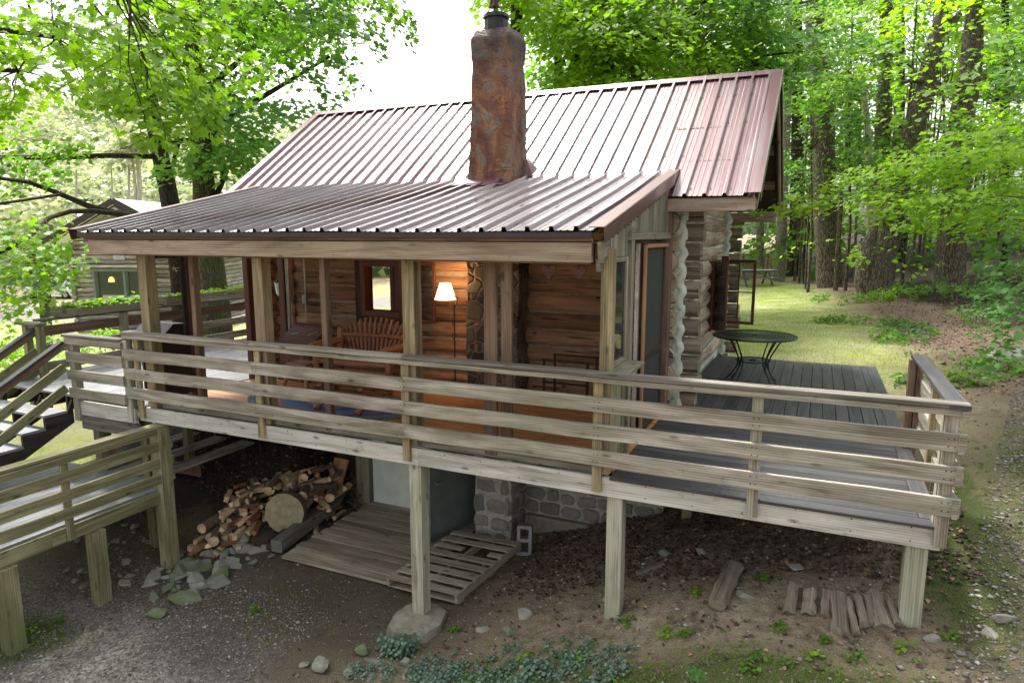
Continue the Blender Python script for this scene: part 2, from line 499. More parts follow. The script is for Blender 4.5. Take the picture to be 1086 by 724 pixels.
def shademat():
    t = NT('lit_lamp_shade')
    t.done((.9, .75, .5), .8)
    t.b.inputs['Emission Color'].default_value = (1.0, .72, .36, 1)
    t.b.inputs['Emission Strength'].default_value = 1.3
    return t.m
M['shade'] = shademat()
def rugmat():
    t = NT('braided_rug')
    o = t.coord('Object')
    s = t.new('ShaderNodeSeparateXYZ')
    t.l.new(t.mapping(o, (1 / 1.35, 1 / .72, 1)), s.inputs[0])
    d = t.math('SQRT', t.math('ADD', t.math('POWER', s.outputs[0], 2.0), t.math('POWER', s.outputs[1], 2.0)))
    c = t.ramp(d, [(0, (.22, .10, .16)), (.18, (.30, .15, .2)), (.3, (.05, .10, .25)), (.45, (.06, .16, .35)), (.58, (.26, .13, .2)), (.7, (.05, .10, .28)), (.8, (.13, .16, .18)), (.9, (.07, .13, .15)), (1, (.18, .2, .2))], 'CONSTANT')
    wv = t.math('SINE', t.math('MULTIPLY', d, 180.0))
    n = t.noise(o, 45, 2)
    c = t.mix(t.maprange(n, .4, .7, 0, .5), c, (.25, .26, .27))
    t.bump(t.math('ADD', wv, n), .5, .005)
    return t.done(c, .95)
M['rug'] = rugmat()
def orange():
    t = NT('amber_lamp_glow')
    t.done((.8, .4, .1), .6)
    t.b.inputs['Emission Color'].default_value = (1, .45, .12, 1)
    t.b.inputs['Emission Strength'].default_value = 1.2
    return t.m
M['amber'] = orange()

# ------------------------------------------------------------------ mesh builder
class MB:
    def __init__(s):
        s.v, s.f, s.uv, s.mi = [], [], [], []
        s.cur = 0
    def face(s, idx, uvs):
        s.f.append(tuple(idx)); s.uv.extend(uvs); s.mi.append(s.cur)
    def board(s, a, b, wd, th, up=(0, 0, 1), ch=.004, bow=0.0):
        """box from a to b; wd = size across (perpendicular to up), th = size along up"""
        a, b = Vector(a), Vector(b)
        L = (b - a).length
        d = (b - a).normalized()
        up = Vector(up)
        side = d.cross(up)
        if side.length < 1e-4:
            side = d.cross(Vector((0, 1, 0)))
        side.normalize()
        u2 = side.cross(d).normalized()
        ch = min(ch, wd * .3, th * .3)
        prof = [(-wd / 2 + ch, -th / 2), (wd / 2 - ch, -th / 2), (wd / 2, -th / 2 + ch), (wd / 2, th / 2 - ch), (wd / 2 - ch, th / 2), (-wd / 2 + ch, th / 2), (-wd / 2, th / 2 - ch), (-wd / 2, -th / 2 + ch)]
        u0, v0 = random.uniform(0, 50), random.uniform(0, 50)
        n = 1 if L < .8 else min(8, int(L / .6) + 1)
        base = len(s.v)
        off = [0] + [random.uniform(-bow, bow) for _ in range(n - 1)] + [0]
        for k in range(n + 1):
            c = a + d * (L * k / n) + u2 * off[k]
            for p, q in prof:
                s.v.append(c + side * p + u2 * q)
        per = [0]
        for i in range(8):
            p, q = prof[i], prof[(i + 1) % 8]
            per.append(per[-1] + math.hypot(p[0] - q[0], p[1] - q[1]))
        for k in range(n):
            for i in range(8):
                j = (i + 1) % 8
                A = base + k * 8
                x0, x1 = u0 + L * k / n, u0 + L * (k + 1) / n
                s.face((A + i, A + j, A + 8 + j, A + 8 + i), [(x0, v0 + per[i]), (x0, v0 + per[i + 1]), (x1, v0 + per[i + 1]), (x1, v0 + per[i])])
        s.face([base + i for i in range(7, -1, -1)], [(u0 + prof[i][0], v0 + prof[i][1]) for i in range(7, -1, -1)])
        A = base + n * 8
        s.face([A + i for i in range(8)], [(u0 + prof[i][0], v0 + prof[i][1]) for i in range(8)])
    def box(s, x0, y0, z0, x1, y1, z1, ch=.004):
        dx, dy, dz = x1 - x0, y1 - y0, z1 - z0
        cx, cy, cz = (x0 + x1) / 2, (y0 + y1) / 2, (z0 + z1) / 2
        if dx >= dy and dx >= dz:
            s.board((x0, cy, cz), (x1, cy, cz), dy, dz, (0, 0, 1), ch)
        elif dy >= dz:
            s.board((cx, y0, cz), (cx, y1, cz), dx, dz, (0, 0, 1), ch)
        else:
            s.board((cx, cy, z0), (cx, cy, z1), dx, dy, (0, 1, 0), ch)
    def tube(s, pts, rad, n=10, wob=0.0, caps=True, fr=1.0, flat=None):
        pts = [Vector(p) for p in pts]
        if not hasattr(rad, '__len__'):
            rad = [rad] * len(pts)
        base = len(s.v)
        u0, v0 = random.uniform(0, 50), random.uniform(0, 50)
        prev = None
        L = 0
        lens = []
        for k, p in enumerate(pts):
            if k:
                L += (p - pts[k - 1]).length
            lens.append(L)
            d = (pts[min(k + 1, len(pts) - 1)] - pts[max(k - 1, 0)]).normalized()
            if prev is None:
                ref = Vector((0, 0, 1)) if abs(d.z) < .9 else Vector((1, 0, 0))
                sx = d.cross(ref).normalized()
            else:
                sx = (prev - d * prev.dot(d)).normalized()
            prev = sx
            sy = d.cross(sx)
            for i in range(n):
                a = 2 * pi * i / n
                r = rad[k] * (1 + (random.uniform(-wob, wob) if wob else 0))
                s.v.append(p + sx * (cos(a) * r) + sy * (sin(a) * r))
        R = max(rad)
        for k in range(len(pts) - 1):
            for i in range(n):
                j = (i + 1) % n
                A = base + k * n
                va, vb = v0 + 2 * pi * R * i / n, v0 + 2 * pi * R * (i + 1) / n
                s.face((A + i, A + j, A + n + j, A + n + i), [(u0 + lens[k], va), (u0 + lens[k], vb), (u0 + lens[k + 1], vb), (u0 + lens[k + 1], va)])
        if caps:
            s.face([base + i for i in range(n - 1, -1, -1)], [(u0 + R * cos(2 * pi * i / n), v0 + R * sin(2 * pi * i / n)) for i in range(n - 1, -1, -1)])
            A = base + (len(pts) - 1) * n
            s.face([A + i for i in range(n)], [(u0 + R * cos(2 * pi * i / n), v0 + R * sin(2 * pi * i / n)) for i in range(n)])
    def log(s, a, b, r, n=14, wob=.05):
        a, b = Vector(a), Vector(b)
        L = (b - a).length
        k = max(2, int(L / .35))
        pts, rad = [], []
        ph = random.uniform(0, 9)
        for i in range(k + 1):
            t = i / k
            pts.append(a.lerp(b, t) + Vector((0, 0, .008 * sin(ph + t * L * 1.7))))
            rad.append(r * (1 + .05 * sin(ph * 2 + t * L * 2.3) + random.uniform(-.02, .02)))
        s.tube(pts, rad, n, wob * .4)
    def poly(s, pts, uvs=None):
        base = len(s.v)
        s.v.extend(Vector(p) for p in pts)
        s.face(range(base, base + len(pts)), uvs or [(p[0] + p[1], p[2]) for p in pts])
    def prism(s, pts, d):
        """polygon pts extruded by vector d"""
        d = Vector(d)
        n = len(pts)
        base = len(s.v)
        P = [Vector(p) for p in pts]
        s.v.extend(P); s.v.extend(p + d for p in P)
        u0 = random.uniform(0, 30)
        s.face([base + i for i in range(n - 1, -1, -1)], [(u0 + P[i].x + P[i].y, P[i].z) for i in range(n - 1, -1, -1)])
        s.face([base + n + i for i in range(n)], [(u0 + P[i].x + P[i].y, P[i].z) for i in range(n)])
        for i in range(n):
            j = (i + 1) % n
            l = (P[j] - P[i]).length
            s.face((base + i, base + j, base + n + j, base + n + i), [(u0, 0), (u0 + l, 0), (u0 + l, d.length), (u0, d.length)])
    def build(s, name, mat, parent=None, smooth=False, loc=None):
        me = bpy.data.meshes.new(name)
        vv = s.v
        if loc is not None:
            L = Vector(loc)
            vv = [v - L for v in s.v]
        me.from_pydata([tuple(v) for v in vv], [], s.f)
        mats = mat if isinstance(mat, (list, tuple)) else [mat]
        for m in mats:
            me.materials.append(M[m] if isinstance(m, str) else m)
        if len(mats) > 1:
            me.polygons.foreach_set('material_index', s.mi)
        ul = me.uv_layers.new(name='UVMap')
        ul.data.foreach_set('uv', np.array(s.uv, dtype=np.float32).ravel())
        if smooth:
            me.polygons.foreach_set('use_smooth', [True] * len(me.polygons))
            try:
                me.set_sharp_from_angle(angle=radians(50))
            except Exception:
                pass
        me.update()
        o = bpy.data.objects.new(name, me)
        C.objects.link(o)
        if loc is not None:
            o.location = loc
        if parent:
            o.parent = parent
            if loc is not None:
                o.location = Vector(loc) - parent_world(parent)
            elif parent_world(parent).length > 0:
                me.transform(Matrix.Translation(-parent_world(parent)))
        return o

def parent_world(p):
    L = Vector(p.location)
    q = p.parent
    while q:
        L += Vector(q.location)
        q = q.parent
    return L

def thing(name, label, cat, loc=(0, 0, 0), group=None):
    o = bpy.data.objects.new(name, None)
    C.objects.link(o)
    o.location = loc
    o.empty_display_size = .2
    return tag(o, label, cat, group)
def tag(o, label=None, cat=None, group=None, kind=None):
    if label: o['label'] = label
    if cat: o['category'] = cat
    if group: o['group'] = group
    if kind: o['kind'] = kind
    return o
def one(fn, name, mat, parent=None, **k):
    mb = MB(); fn(mb)
    return mb.build(name, mat, parent, **k)
def bd(name, mat, parent, a, b, wd, th, up=(0, 0, 1), label=None, bow=0.0, ch=.004):
    mb = MB(); mb.board(a, b, wd, th, up, ch, bow)
    o = mb.build(name, mat, parent)
    if label: o['label'] = label
    return o
def bx(name, mat, parent, *a, label=None):
    mb = MB(); mb.box(*a)
    o = mb.build(name, mat, parent)
    if label: o['label'] = label
    return o

# ------------------------------------------------------------------ terrain
CP = np.array([
 (-8.5,-2.5,-2.25),(-7.7,.2,-2.15),(-6.3,.7,-2.08),(-4.4,.8,-2.08),(-3.76,0,-2.03),(-6.4,-1.5,-2.12),(-5,-1.5,-2.08),(-3.3,-.9,-2.0),
 (-3.9,2.2,-2.08),(-6.3,2.6,-2.1),(-5.2,1.8,-2.08),(-3.0,.5,-1.86),(-2.7,2.3,-1.78),(-1.56,.2,-1.38),(-1.7,2.5,-1.42),(-2.3,-.9,-1.85),
 (-.3,.1,-1.03),(.87,.15,-.89),(.8,-1,-1.05),(-.6,-1.3,-1.4),(-.5,2,-.98),(.5,3,-.68),(.9,4.5,-.4),(1,7,-.12),(-.5,7.2,-.12),(-1.5,9,-.1),
 (2,.5,-.62),(2,2,-.42),(3,4,-.12),(2.5,-1,-.8),(4,0,-.35),(6,5,.25),(4,8,.05),(8,12,.7),(5,14,.25),(0,14,-.1),(0,20,-.15),(0,33,-.25),(-4,33,-.3),
 (6,22,.5),(12,20,1.3),(10,30,1.4),(20,10,2.2),(20,40,3),(0,60,.5),(-20,20,-2.1),(-33,18,-3.0),(-45,15,-3.1),(-20,8,-1.8),(-14,5,-1.1),(-45,40,-3.0),(-60,60,-1.5),(-33,26,-3.0),
 (0,-4,-1.7),(-2,-3,-1.95),(2,-4,-1.3),(5,-4,-.5),(-5,-4,-2.15),(-9,-5,-2.3),(0,-9,-1.9),(-5,-25,-2.5),
 (-11,-1.5,-1.75),(-10,1.6,-1.35),(-9,3.3,-.85),(-12.5,-3,-1.9),(-8.4,2.3,-1.25),(-7.4,2.55,-1.15),(-6.9,2.2,-1.85),(-8.6,1.3,-1.6),(-7.9,.9,-2.0),(-7.2,1.2,-2.05),
 (-3,6,-1.4),(-7,6,-1.2),(-3,9,-.3),(-8,9,-.6),(30,-10,2),(-50,-10,-2)], float)
def _phi(d2): return np.sqrt(d2 + .5)
_n = len(CP)
_A = np.zeros((_n + 3, _n + 3))
_d2 = ((CP[:, None, :2] - CP[None, :, :2]) ** 2).sum(-1)
_A[:_n, :_n] = _phi(_d2) + np.eye(_n) * -.02
_A[:_n, _n] = 1; _A[:_n, _n + 1:] = CP[:, :2]
_A[_n:, :_n] = _A[:_n, _n:].T
_W = np.linalg.solve(_A, np.concatenate([CP[:, 2], np.zeros(3)]))
def gz(x, y):
    x = np.asarray(x, float); y = np.asarray(y, float)
    sh = x.shape
    q = np.stack([x.ravel(), y.ravel()], 1)
    out = np.zeros(len(q))
    for i in range(0, len(q), 20000):
        qq = q[i:i + 20000]
        d2 = ((qq[:, None, :] - CP[None, :, :2]) ** 2).sum(-1)
        out[i:i + 20000] = _phi(d2) @ _W[:_n] + _W[_n] + qq @ _W[_n + 1:]
    out += .02 * np.sin(q[:, 0] * 2.9 + 1.3 * np.sin(q[:, 1] * 1.7)) * np.sin(q[:, 1] * 2.3 + q[:, 0]) * np.clip((q[:, 0] + 4.2) / 2, .15, 1)
    far = np.hypot(q[:, 0], q[:, 1])
    k = np.clip((far - 70) / 60, 0, 1)
    out = out * (1 - k) + 2.0 * k
    return out.reshape(sh)
def g1(x, y): return float(gz(np.array([x]), np.array([y]))[0])

def grid_axis(lo, hi, step, far, grow=1.22):
    a = list(np.arange(lo, hi + 1e-6, step))
    s, x = step, hi
    while x < far:
        s *= grow; x += s; a.append(x)
    s, x = step, lo
    pre = []
    while x > -far:
        s *= grow; x -= s; pre.append(x)
    return np.array(pre[::-1] + a)
gx = grid_axis(-11, 4.5, .12, 420)
gy = grid_axis(-4.5, 10, .12, 420)
X, Y = np.meshgrid(gx, gy)
Z = gz(X, Y)
def smooth(a, lo, hi): return np.clip((a - lo) / (hi - lo), 0, 1)
def blob(cx, cy, rx, ry, rot=0.0, soft=.5):
    dx, dy = X - cx, Y - cy
    a = dx * cos(rot) + dy * sin(rot); b = -dx * sin(rot) + dy * cos(rot)
    return np.clip((1 + soft - np.hypot(a / rx, b / ry)) / (2 * soft), 0, 1)
_path = np.clip(1.2 - np.abs(X - (2.15 + .26 * Y)) / 1.1, 0, 1) * smooth(Y, 8.5, 5.5)
grav = np.maximum.reduce([blob(-6.5, -1.75, 2.1, 1.2, .1), blob(-7.2, -.3, 1.2, .7) * .5, _path * .62, blob(1.2, -.9, .7, .6) * .5, blob(-8.5, -1.6, 2, 1.2) * .7])
_bx = np.interp(Y, [3, 4.5, 7, 10, 14, 20, 27, 36, 60], [1.5, 1.7, 1.75, 1.3, 1.0, .5, -.4, -1.6, -5])
litt = smooth(X - _bx + .25 * np.sin(Y * 1.9) + .15 * np.sin(Y * 4.3 + X), -.7, .9) * smooth(Y, 4.5, 6.5)
litt = np.maximum(litt, smooth(X, 3.0, 4.2) * smooth(Y, 1, 4))
_woods = smooth(X - _bx - np.interp(Y, [5, 10, 20, 30], [3.2, 2.4, 1.5, .8]), 0, 1.2)
grass = np.maximum.reduce([blob(-1, 20, 6.5, 15, 0, .15), blob(-14, 9, 8, 12, 0, .2), blob(-34, 20, 24, 24, 0, .2), blob(.6, 8.2, 2.2, 2.6, 0, .35), blob(-14.2, 0, 3.2, 5, 0, .2)])
grass = grass * (1 - np.clip(litt, 0, 1) * .9)
_dep = (X * _fw.x + (Y + 5.75) * _fw.y)
drive = (np.abs(_dep - 46) < 4.5) & (X < -20)
grav = np.maximum(grav, drive * 1.0); grass = np.where(drive, 0, grass)
moss = np.maximum.reduce([blob(-8.3, -1.9, 1.3, .5, .4) * .9, blob(-5.4, 0.0, .9, .7) * .55, blob(-.9, -1.05, 2.6, .7, .15) * .95, blob(.6, -1.0, 1.2, .6) * .95, blob(2.1, 2, .8, 3) * .6, blob(1.35, 1.6, .5, 2.2) * .9, blob(2.6, 3.2, .9, 2.4) * .6, blob(3.0, 8, 1.2, 1.5) * .6, litt * .35])
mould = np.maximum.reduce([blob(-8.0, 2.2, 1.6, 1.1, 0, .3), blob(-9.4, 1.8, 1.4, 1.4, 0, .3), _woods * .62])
dark_earth = np.maximum.reduce([blob(-5.6, .1, 2.6, 1.1, 0, .45), blob(-8, .6, 2.2, 1.6, 0, .4), blob(-5.2, -1.0, 1.6, .6, 0, .5) * .7])
ny, nx = X.shape
me = bpy.data.meshes.new('ground')
V = np.stack([X.ravel(), Y.ravel(), Z.ravel()], 1)
ii = np.arange(ny * nx).reshape(ny, nx)
F = np.stack([ii[:-1, :-1].ravel(), ii[:-1, 1:].ravel(), ii[1:, 1:].ravel(), ii[1:, :-1].ravel()], 1)
def fast_mesh(me, V, F):
    nv, nf, k = len(V), len(F), F.shape[1]
    me.vertices.add(nv); me.vertices.foreach_set('co', V.astype(np.float32).ravel())
    me.loops.add(nf * k); me.loops.foreach_set('vertex_index', F.astype(np.int32).ravel())
    me.polygons.add(nf); me.polygons.foreach_set('loop_start', np.arange(0, nf * k, k, dtype=np.int32))
    me.polygons.foreach_set('loop_total', np.full(nf, k, dtype=np.int32))
    me.update(calc_edges=True)
fast_mesh(me, V, F)
for nm, chans in (('zone', (grav, grass, litt)), ('zone2', (moss, mould, dark_earth))):
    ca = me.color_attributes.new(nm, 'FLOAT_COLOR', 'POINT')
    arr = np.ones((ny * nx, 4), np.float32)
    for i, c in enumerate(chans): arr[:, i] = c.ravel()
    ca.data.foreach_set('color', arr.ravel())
me.polygons.foreach_set('use_smooth', [True] * len(me.polygons))
me.materials.append(M['ground'])
ground = bpy.data.objects.new('ground', me); C.objects.link(ground); tag(ground, kind='structure')

# ================================================================== THE CABIN
cabin = thing('log_cabin', 'weathered log cabin with brown ribbed metal roof and a rusty stone chimney over its porch', 'cabin', (-5.0, 5.3, -1.2))
SP = .243
RX0, RX1 = -9.1, -.72            # roof ends
Y0, Y1 = 3.0, 7.9                # log walls
ZR, YR = 4.58, 5.25              # ridge
ZE, YE = 2.69, 2.55              # front eave
SL = (ZR - ZE) / (YR - YE)
def onY(u, v, y):
    r = at(u, v, 1) - CAMPOS
    return CAMPOS + r * ((y - CAMPOS.y) / r.y)

def log_wall(name, axis, fixed, a0, a1, z0, z1, openings, r, mat, par, zoff=0.0):
    mb = MB()
    z = z0 + zoff + r
    while z < z1:
        segs = [(a0, a1)]
        for (b0, b1, c0, c1) in openings:
            if c0 - .05 < z < c1 + .05:
                ns = []
                for s, e in segs:
                    if b1 <= s or b0 >= e: ns.append((s, e)); continue
                    if s < b0: ns.append((s, b0))
                    if e > b1: ns.append((b1, e))
                segs = ns
        for s, e in segs:
            rr = r * random.uniform(.94, 1.06)
            if axis == 'x': mb.log((s, fixed, z), (e, fixed, z), rr)
            else: mb.log((fixed, s, z), (fixed, e, z), rr)
        z += SP
    return mb.build(name, mat, par, smooth=True)
def slab_with_holes(mb, axis, f0, f1, a0, a1, z0, z1, openings):
    cuts = sorted(openings)
    x = a0
    for (b0, b1, c0, c1) in cuts:
        for (p0, p1, q0, q1) in ((x, b0, z0, z1), (b0, b1, z0, c0), (b0, b1, c1, z1)):
            if p1 - p0 > .01 and q1 - q0 > .01:
                if axis == 'x': mb.box(p0, f0, q0, p1, f1, q1, .001)
                else: mb.box(f0, p0, q0, f1, p1, q1, .001)
        x = b1
    if axis == 'x': mb.box(x, f0, z0, a1, f1, z1, .001)
    else: mb.box(f0, x, z0, f1, a1, z1, .001)

WF = (-6.56, -5.74, .97, 1.84)        # front window opening x0 x1 z0 z1
WG = (5.35, 6.75, .62, 1.80)          # gable window opening y0 y1
WE = (5.5, 6.95, .45, 1.72)           # window in the far end wall, seen through the front one
WG = (5.9, 6.85, .62, 1.80)
log_wall('front_log_wall', 'x', 3.125, -8.6, -1.62, -.05, 2.75, [WF], .127, 'login', cabin)
log_wall('gable_log_wall', 'y', -1.735, 2.78, 8.15, -.05, 2.72, [WG], .135, 'logout', cabin, zoff=SP / 2)
log_wall('rear_log_wall', 'x', 7.775, -8.6, -1.62, -.05, 2.75, [], .127, 'login', cabin)
log_wall('end_log_wall', 'y', -8.45, 2.8, 8.1, -.05, 2.75, [WE], .13, 'login', cabin, zoff=SP / 2)
one(lambda mb: slab_with_holes(mb, 'x', 3.055, 3.19, -8.55, -1.66, -.1, 2.72, [WF]), 'chinking', 'chink', cabin)
one(lambda mb: slab_with_holes(mb, 'x', 7.72, 7.86, -8.55, -1.66, -.1, 2.72, []), 'chinking', 'chink', cabin)
one(lambda mb: slab_with_holes(mb, 'y', -1.80, -1.655, 3.2, 7.7, -.1, 2.72, [WG]), 'gable_chinking', 'chinkw', cabin)
one(lambda mb: slab_with_holes(mb, 'y', -8.52, -8.38, 3.2, 7.7, -.1, 2.72, [WE]), 'gable_chinking', 'chinkw', cabin)
for yy in (3.125, 7.775):
    for xa, xb in ((-1.64, -1.33), (-8.58, -8.9)):
        def ends(mb):
            z = -.05 + .127
            while z < 2.72:
                L = xb + random.uniform(-.04, .03)
                q = random.uniform(.105, .125)
                mb.board((xa, yy, z), (L, yy, z), q * 2.05, q * 1.8, (0, 0, 1), .06)
                z += SP
        one(ends, 'log_ends', 'logend', cabin)
for yy, xx in ((2.935, -1.575), (7.55, -1.585)):
    def strip(mb):
        pts = []
        z = -.02
        while z < 2.66:
            pts.append((xx + .028 * sin(z * 2 * pi / SP) + random.uniform(-.006, .006), yy - .012 * cos(z * 2 * pi / SP), z))
            z += SP / 6
        mb.tube(pts, [.050 + random.uniform(-.008, .012) for _ in pts], 9)
        mb.box(xx - .09, yy - .03, -.02, xx + .035, yy + .05, 2.6)
    one(strip, 'corner_mortar', 'chinkw', cabin, smooth=True)
def strip2(mb):
    pts = [(-8.0 + .02 * sin(z * 26), 3.0, z) for z in np.arange(0.05, 2.6, .06)]
    mb.tube(pts, .06, 8, .1)
one(strip2, 'inner_corner_log', 'login', cabin, smooth=True)
# plate logs under the eaves that reach out beneath the rake
bd('wall_plate', 'beam', cabin, (-8.9, 3.05, 2.66), (-.76, 3.05, 2.66), .2, .17)
bd('wall_plate', 'beam', cabin, (-8.9, 7.75, 2.55), (-.76, 7.75, 2.55), .2, .17)
bd('eave_board', 'beam', cabin, (RX0 + .05, YE + .05, ZE - .10), (RX1 + .02, YE + .05, ZE - .10), .04, .155)
for t in (.28, .55, .8):
    for sgn in (-1, 1):
        y = YR + sgn * (YR - YE) * (1 - t)
        z = ZE + (ZR - ZE) * t - .13
        bd('purlin', 'brownwood', cabin, (-1.9, y, z), (RX1 - .06, y, z), .13, .15)
bd('purlin', 'brownwood', cabin, (-1.9, YR, ZR - .16), (RX1 - .06, YR, ZR - .16), .13, .2)
for x in (-1.70, -8.45):
    def gable(mb):
        y = 3.0
        while y < 7.75:
            zt = ZR - abs(y + .075 - YR) * SL - .14
            if zt > 2.62:
                mb.box(x, y, 2.60, x + .03, y + .145, zt, .003)
            y += .15
    one(gable, 'gable_boards', 'darkwood', cabin)
one(lambda mb: (mb.box(-8.4, 3.2, -.06, -1.8, 7.7, .0)), 'inside_floor', 'brownwood', cabin)
one(lambda mb: (mb.box(-8.4, 3.2, 2.62, -1.8, 7.7, 2.65)), 'inside_ceiling', 'soffit', cabin)

def ribbed(name, x0, x1, ya, za, yb, zb, par, mat='roof', pitch=.229, th=.006):
    """ribbed sheet whose ribs run from (ya,za) to (yb,zb)"""
    prof = []
    x = x0
    while x < x1 - .02:
        for dx, h in ((0, 0), (.014, .0), (.026, .038), (.058, .038), (.070, 0), (.115, 0), (.122, .005), (.132, .005), (.139, 0), (.175, 0), (.182, .005), (.192, .005), (.199, 0)):
            if x + dx < x1: prof.append((x + dx, h))
        x += pitch
    prof.append((x1, 0))
    d = Vector((0, yb - ya, zb - za)); L = d.length
    nrm = Vector((0, -d.z, d.y)).normalized()
    if nrm.z < 0: nrm = -nrm
    mb = MB()
    K = 10
    n = len(prof)
    base = 0
    for k in range(K + 1):
        t = k / K
        sag = -.012 * sin(pi * t)
        for (x, h) in prof:
            p = Vector((x, ya, za)) + d * t + nrm * (h + sag + .006 * sin(x * 2.3 + t * 5))
            mb.v.append(p)
    for k in range(K + 1):
        for i in range(n):
            mb.v.append(mb.v[k * n + i] - nrm * th)
    N = (K + 1) * n
    flip = (yb > ya)
    def q(a, b, c_, e):
        f = (a, b, c_, e) if flip else (e, c_, b, a)
        mb.face(f, [(0, 0)] * 4)
    for k in range(K):
        for i in range(n - 1):
            A = k * n + i
            q(A, A + 1, A + n + 1, A + n)
            q(N + A + n, N + A + n + 1, N + A + 1, N + A)
    for i in range(n - 1):
        q(N + i, N + i + 1, i + 1, i)
        A = K * n + i
        q(A, A + 1, N + A + 1, N + A)
    for k in range(K):
        A = k * n
        q(A, A + n, N + A + n, N + A)
        B = k * n + n - 1
        q(B + n, B, N + B, N + B + n)
    o = mb.build(name, mat, par)
    return o
roof_t = .05
front = ribbed('roof_panel', RX0, RX1, YE, ZE, YR, ZR, cabin)
ribbed('roof_panel', RX0, RX1, 2 * YR - YE, ZE, YR, ZR, cabin)
def screws(mb):
    d = Vector((0, YR - YE, ZR - ZE))
    nrm = Vector((0, -d.z, d.y)).normalized()
    x = RX0 + .09
    while x < RX1:
        for t in (.05, .3, .55, .8, .97):
            p = Vector((x, YE, ZE)) + d * t + nrm * (.006 - .012 * sin(pi * t))
            mb.tube([p, p + nrm * .009], .009, 6)
        x += .229
tag(one(screws, 'roof_screws', 'gutter', front), kind='stuff')
def debris(mb):
    for _ in range(60):
        x = random.uniform(PX0 + .3, PX1 - .2) if random.random() < .35 else random.uniform(-4, PX1 - .2); t = random.uniform(.05, .98)
        p = Vector((x, LY0 + (LY1 - LY0) * t, LZ0 + (LZ1 - LZ0) * t + .012))
        a = random.uniform(0, 6.3); r = random.uniform(.012, .035)
        mb.poly([p + Vector((r * cos(a + k) * random.uniform(.6, 1.2), r * sin(a + k) * random.uniform(.6, 1.2), .004 * (k % 2))) for k in (0, 1.3, 2.5, 3.9, 5.1)])
def deckboards(mb):
    for sgn, ye in ((-1, YE), (1, 2 * YR - YE)):
        d = Vector((0, YR - ye, ZR - ZE)); nrm = Vector((0, -d.z, d.y)).normalized()
        if nrm.z < 0: nrm = -nrm
        a = Vector(((RX0 + RX1) / 2, ye, ZE)) - nrm * .045 + d.normalized() * .02
        b = Vector(((RX0 + RX1) / 2, YR, ZR)) - nrm * .045
        mb.board(a, b, RX1 - RX0 - .06, .025, nrm)
one(deckboards, 'roof_sheathing', 'soffit', cabin)
def ridge(mb):
    for sgn in (-1, 1):
        d = Vector((0, sgn * 1.0, -SL)).normalized()
        nrm = Vector((0, SL * sgn, 1.0)).normalized()
        a = Vector((0, YR, ZR + .034)) + nrm * .004
        c0 = a + d * .075
        mb.board((RX0 - .03, c0.y, c0.z), (RX1 + .03, c0.y, c0.z), .15, .008, nrm)
one(ridge, 'ridge_cap', 'roof', cabin)
for x in (RX0, RX1):
    for sgn in (-1, 1):
        def rake(mb):
            a = Vector((x, YR, ZR)); b = Vector((x, YR + sgn * (YR - YE), ZE))
            nrm = Vector((0, SL * sgn, 1.0)).normalized()
            off = .0 if x < -5 else 0.0
            mb.board(a + nrm * .03, b + nrm * .03, .14, .008, nrm)
            s = -1 if x < -5 else 1
            mb.board(a + Vector((s * .072, 0, 0)) - nrm * .03, b + Vector((s * .072, 0, 0)) - nrm * .03, .01, .13, nrm)
        one(rake, 'rake_trim', 'roof', cabin)
for x in (RX0 - .0, RX1 + .02):
    for sgn in (-1, 1):
        def rakeboard(mb):
            nrm = Vector((0, SL * sgn, 1.0)).normalized()
            a = Vector((x, YR, ZR)) - nrm * .13; b = Vector((x, YR + sgn * (YR - YE), ZE)) - nrm * .13
            mb.board(a, b, .035, .13, nrm)
        one(rakeboard, 'rake_board', 'beam', cabin)

# lean-to porch roof
PX0, PX1 = -8.6, -1.76
LY0, LZ0, LY1, LZ1 = -.16, 2.275, 3.16, 3.035
LS = (LZ1 - LZ0) / (LY1 - LY0)
pr = ribbed('porch_roof', PX0, PX1, LY0, LZ0, LY1, LZ1, cabin, 'roof_low')
nl = Vector((0, -LS, 1)).normalized()
tag(one(debris, 'roof_debris', 'litter', pr), kind='stuff')
def pside(mb):
    a = Vector(((PX0 + PX1) / 2, LY0 + .03, LZ0)) - nl * .04; b = Vector(((PX0 + PX1) / 2, LY1 - .15, LZ1 - .04)) - nl * .035
    mb.board(a, b, PX1 - PX0 - .05, .02, nl)
one(pside, 'porch_roof_sheathing', 'beam', cabin)
def prafters(mb):
    x = PX0 + .5
    while x < PX1 - .1:
        mb.board(Vector((x, .0, LZ0 - .10 + .02)), Vector((x, 2.9, LZ0 + 3.06 * LS - .12)), .04, .13, nl)
        x += .6
one(prafters, 'porch_rafter', 'beam', cabin)
for x, s in ((PX1 + .03, 1), (PX0, -1)):
    def prake(mb):
        a = Vector((x, LY0 - .02, LZ0)); b = Vector((x, LY1 - .04, LZ1 - .005))
        mb.board(a + nl * .032, b + nl * .032, .13, .008, nl)
        mb.board(a + Vector((s * .07, 0, 0)) - nl * .035, b + Vector((s * .07, 0, 0)) - nl * .035, .01, .14, nl)
    one(prake, 'porch_rake_trim', 'fascia', cabin)
def pfas(mb):
    a = Vector((PX1 + .03, LY0 + .06, LZ0)); b = Vector((PX1 + .03, LY1 - .1, LZ1 - .02))
    mb.board(a - nl * .19, b - nl * .19, .045, .19, nl)
    mb.board(a - nl * .31 + Vector((-.03, 0.02, 0)), b - nl * .29 + Vector((-.03, 0, 0)), .04, .11, nl)
one(pfas, 'porch_rake_board', 'greenwood', cabin)
bd('porch_drip_edge', 'gutter', cabin, (PX0 + .03, LY0 + .02, LZ0 - .035), (PX1 - .02, LY0 + .02, LZ0 - .035), .02, .055)
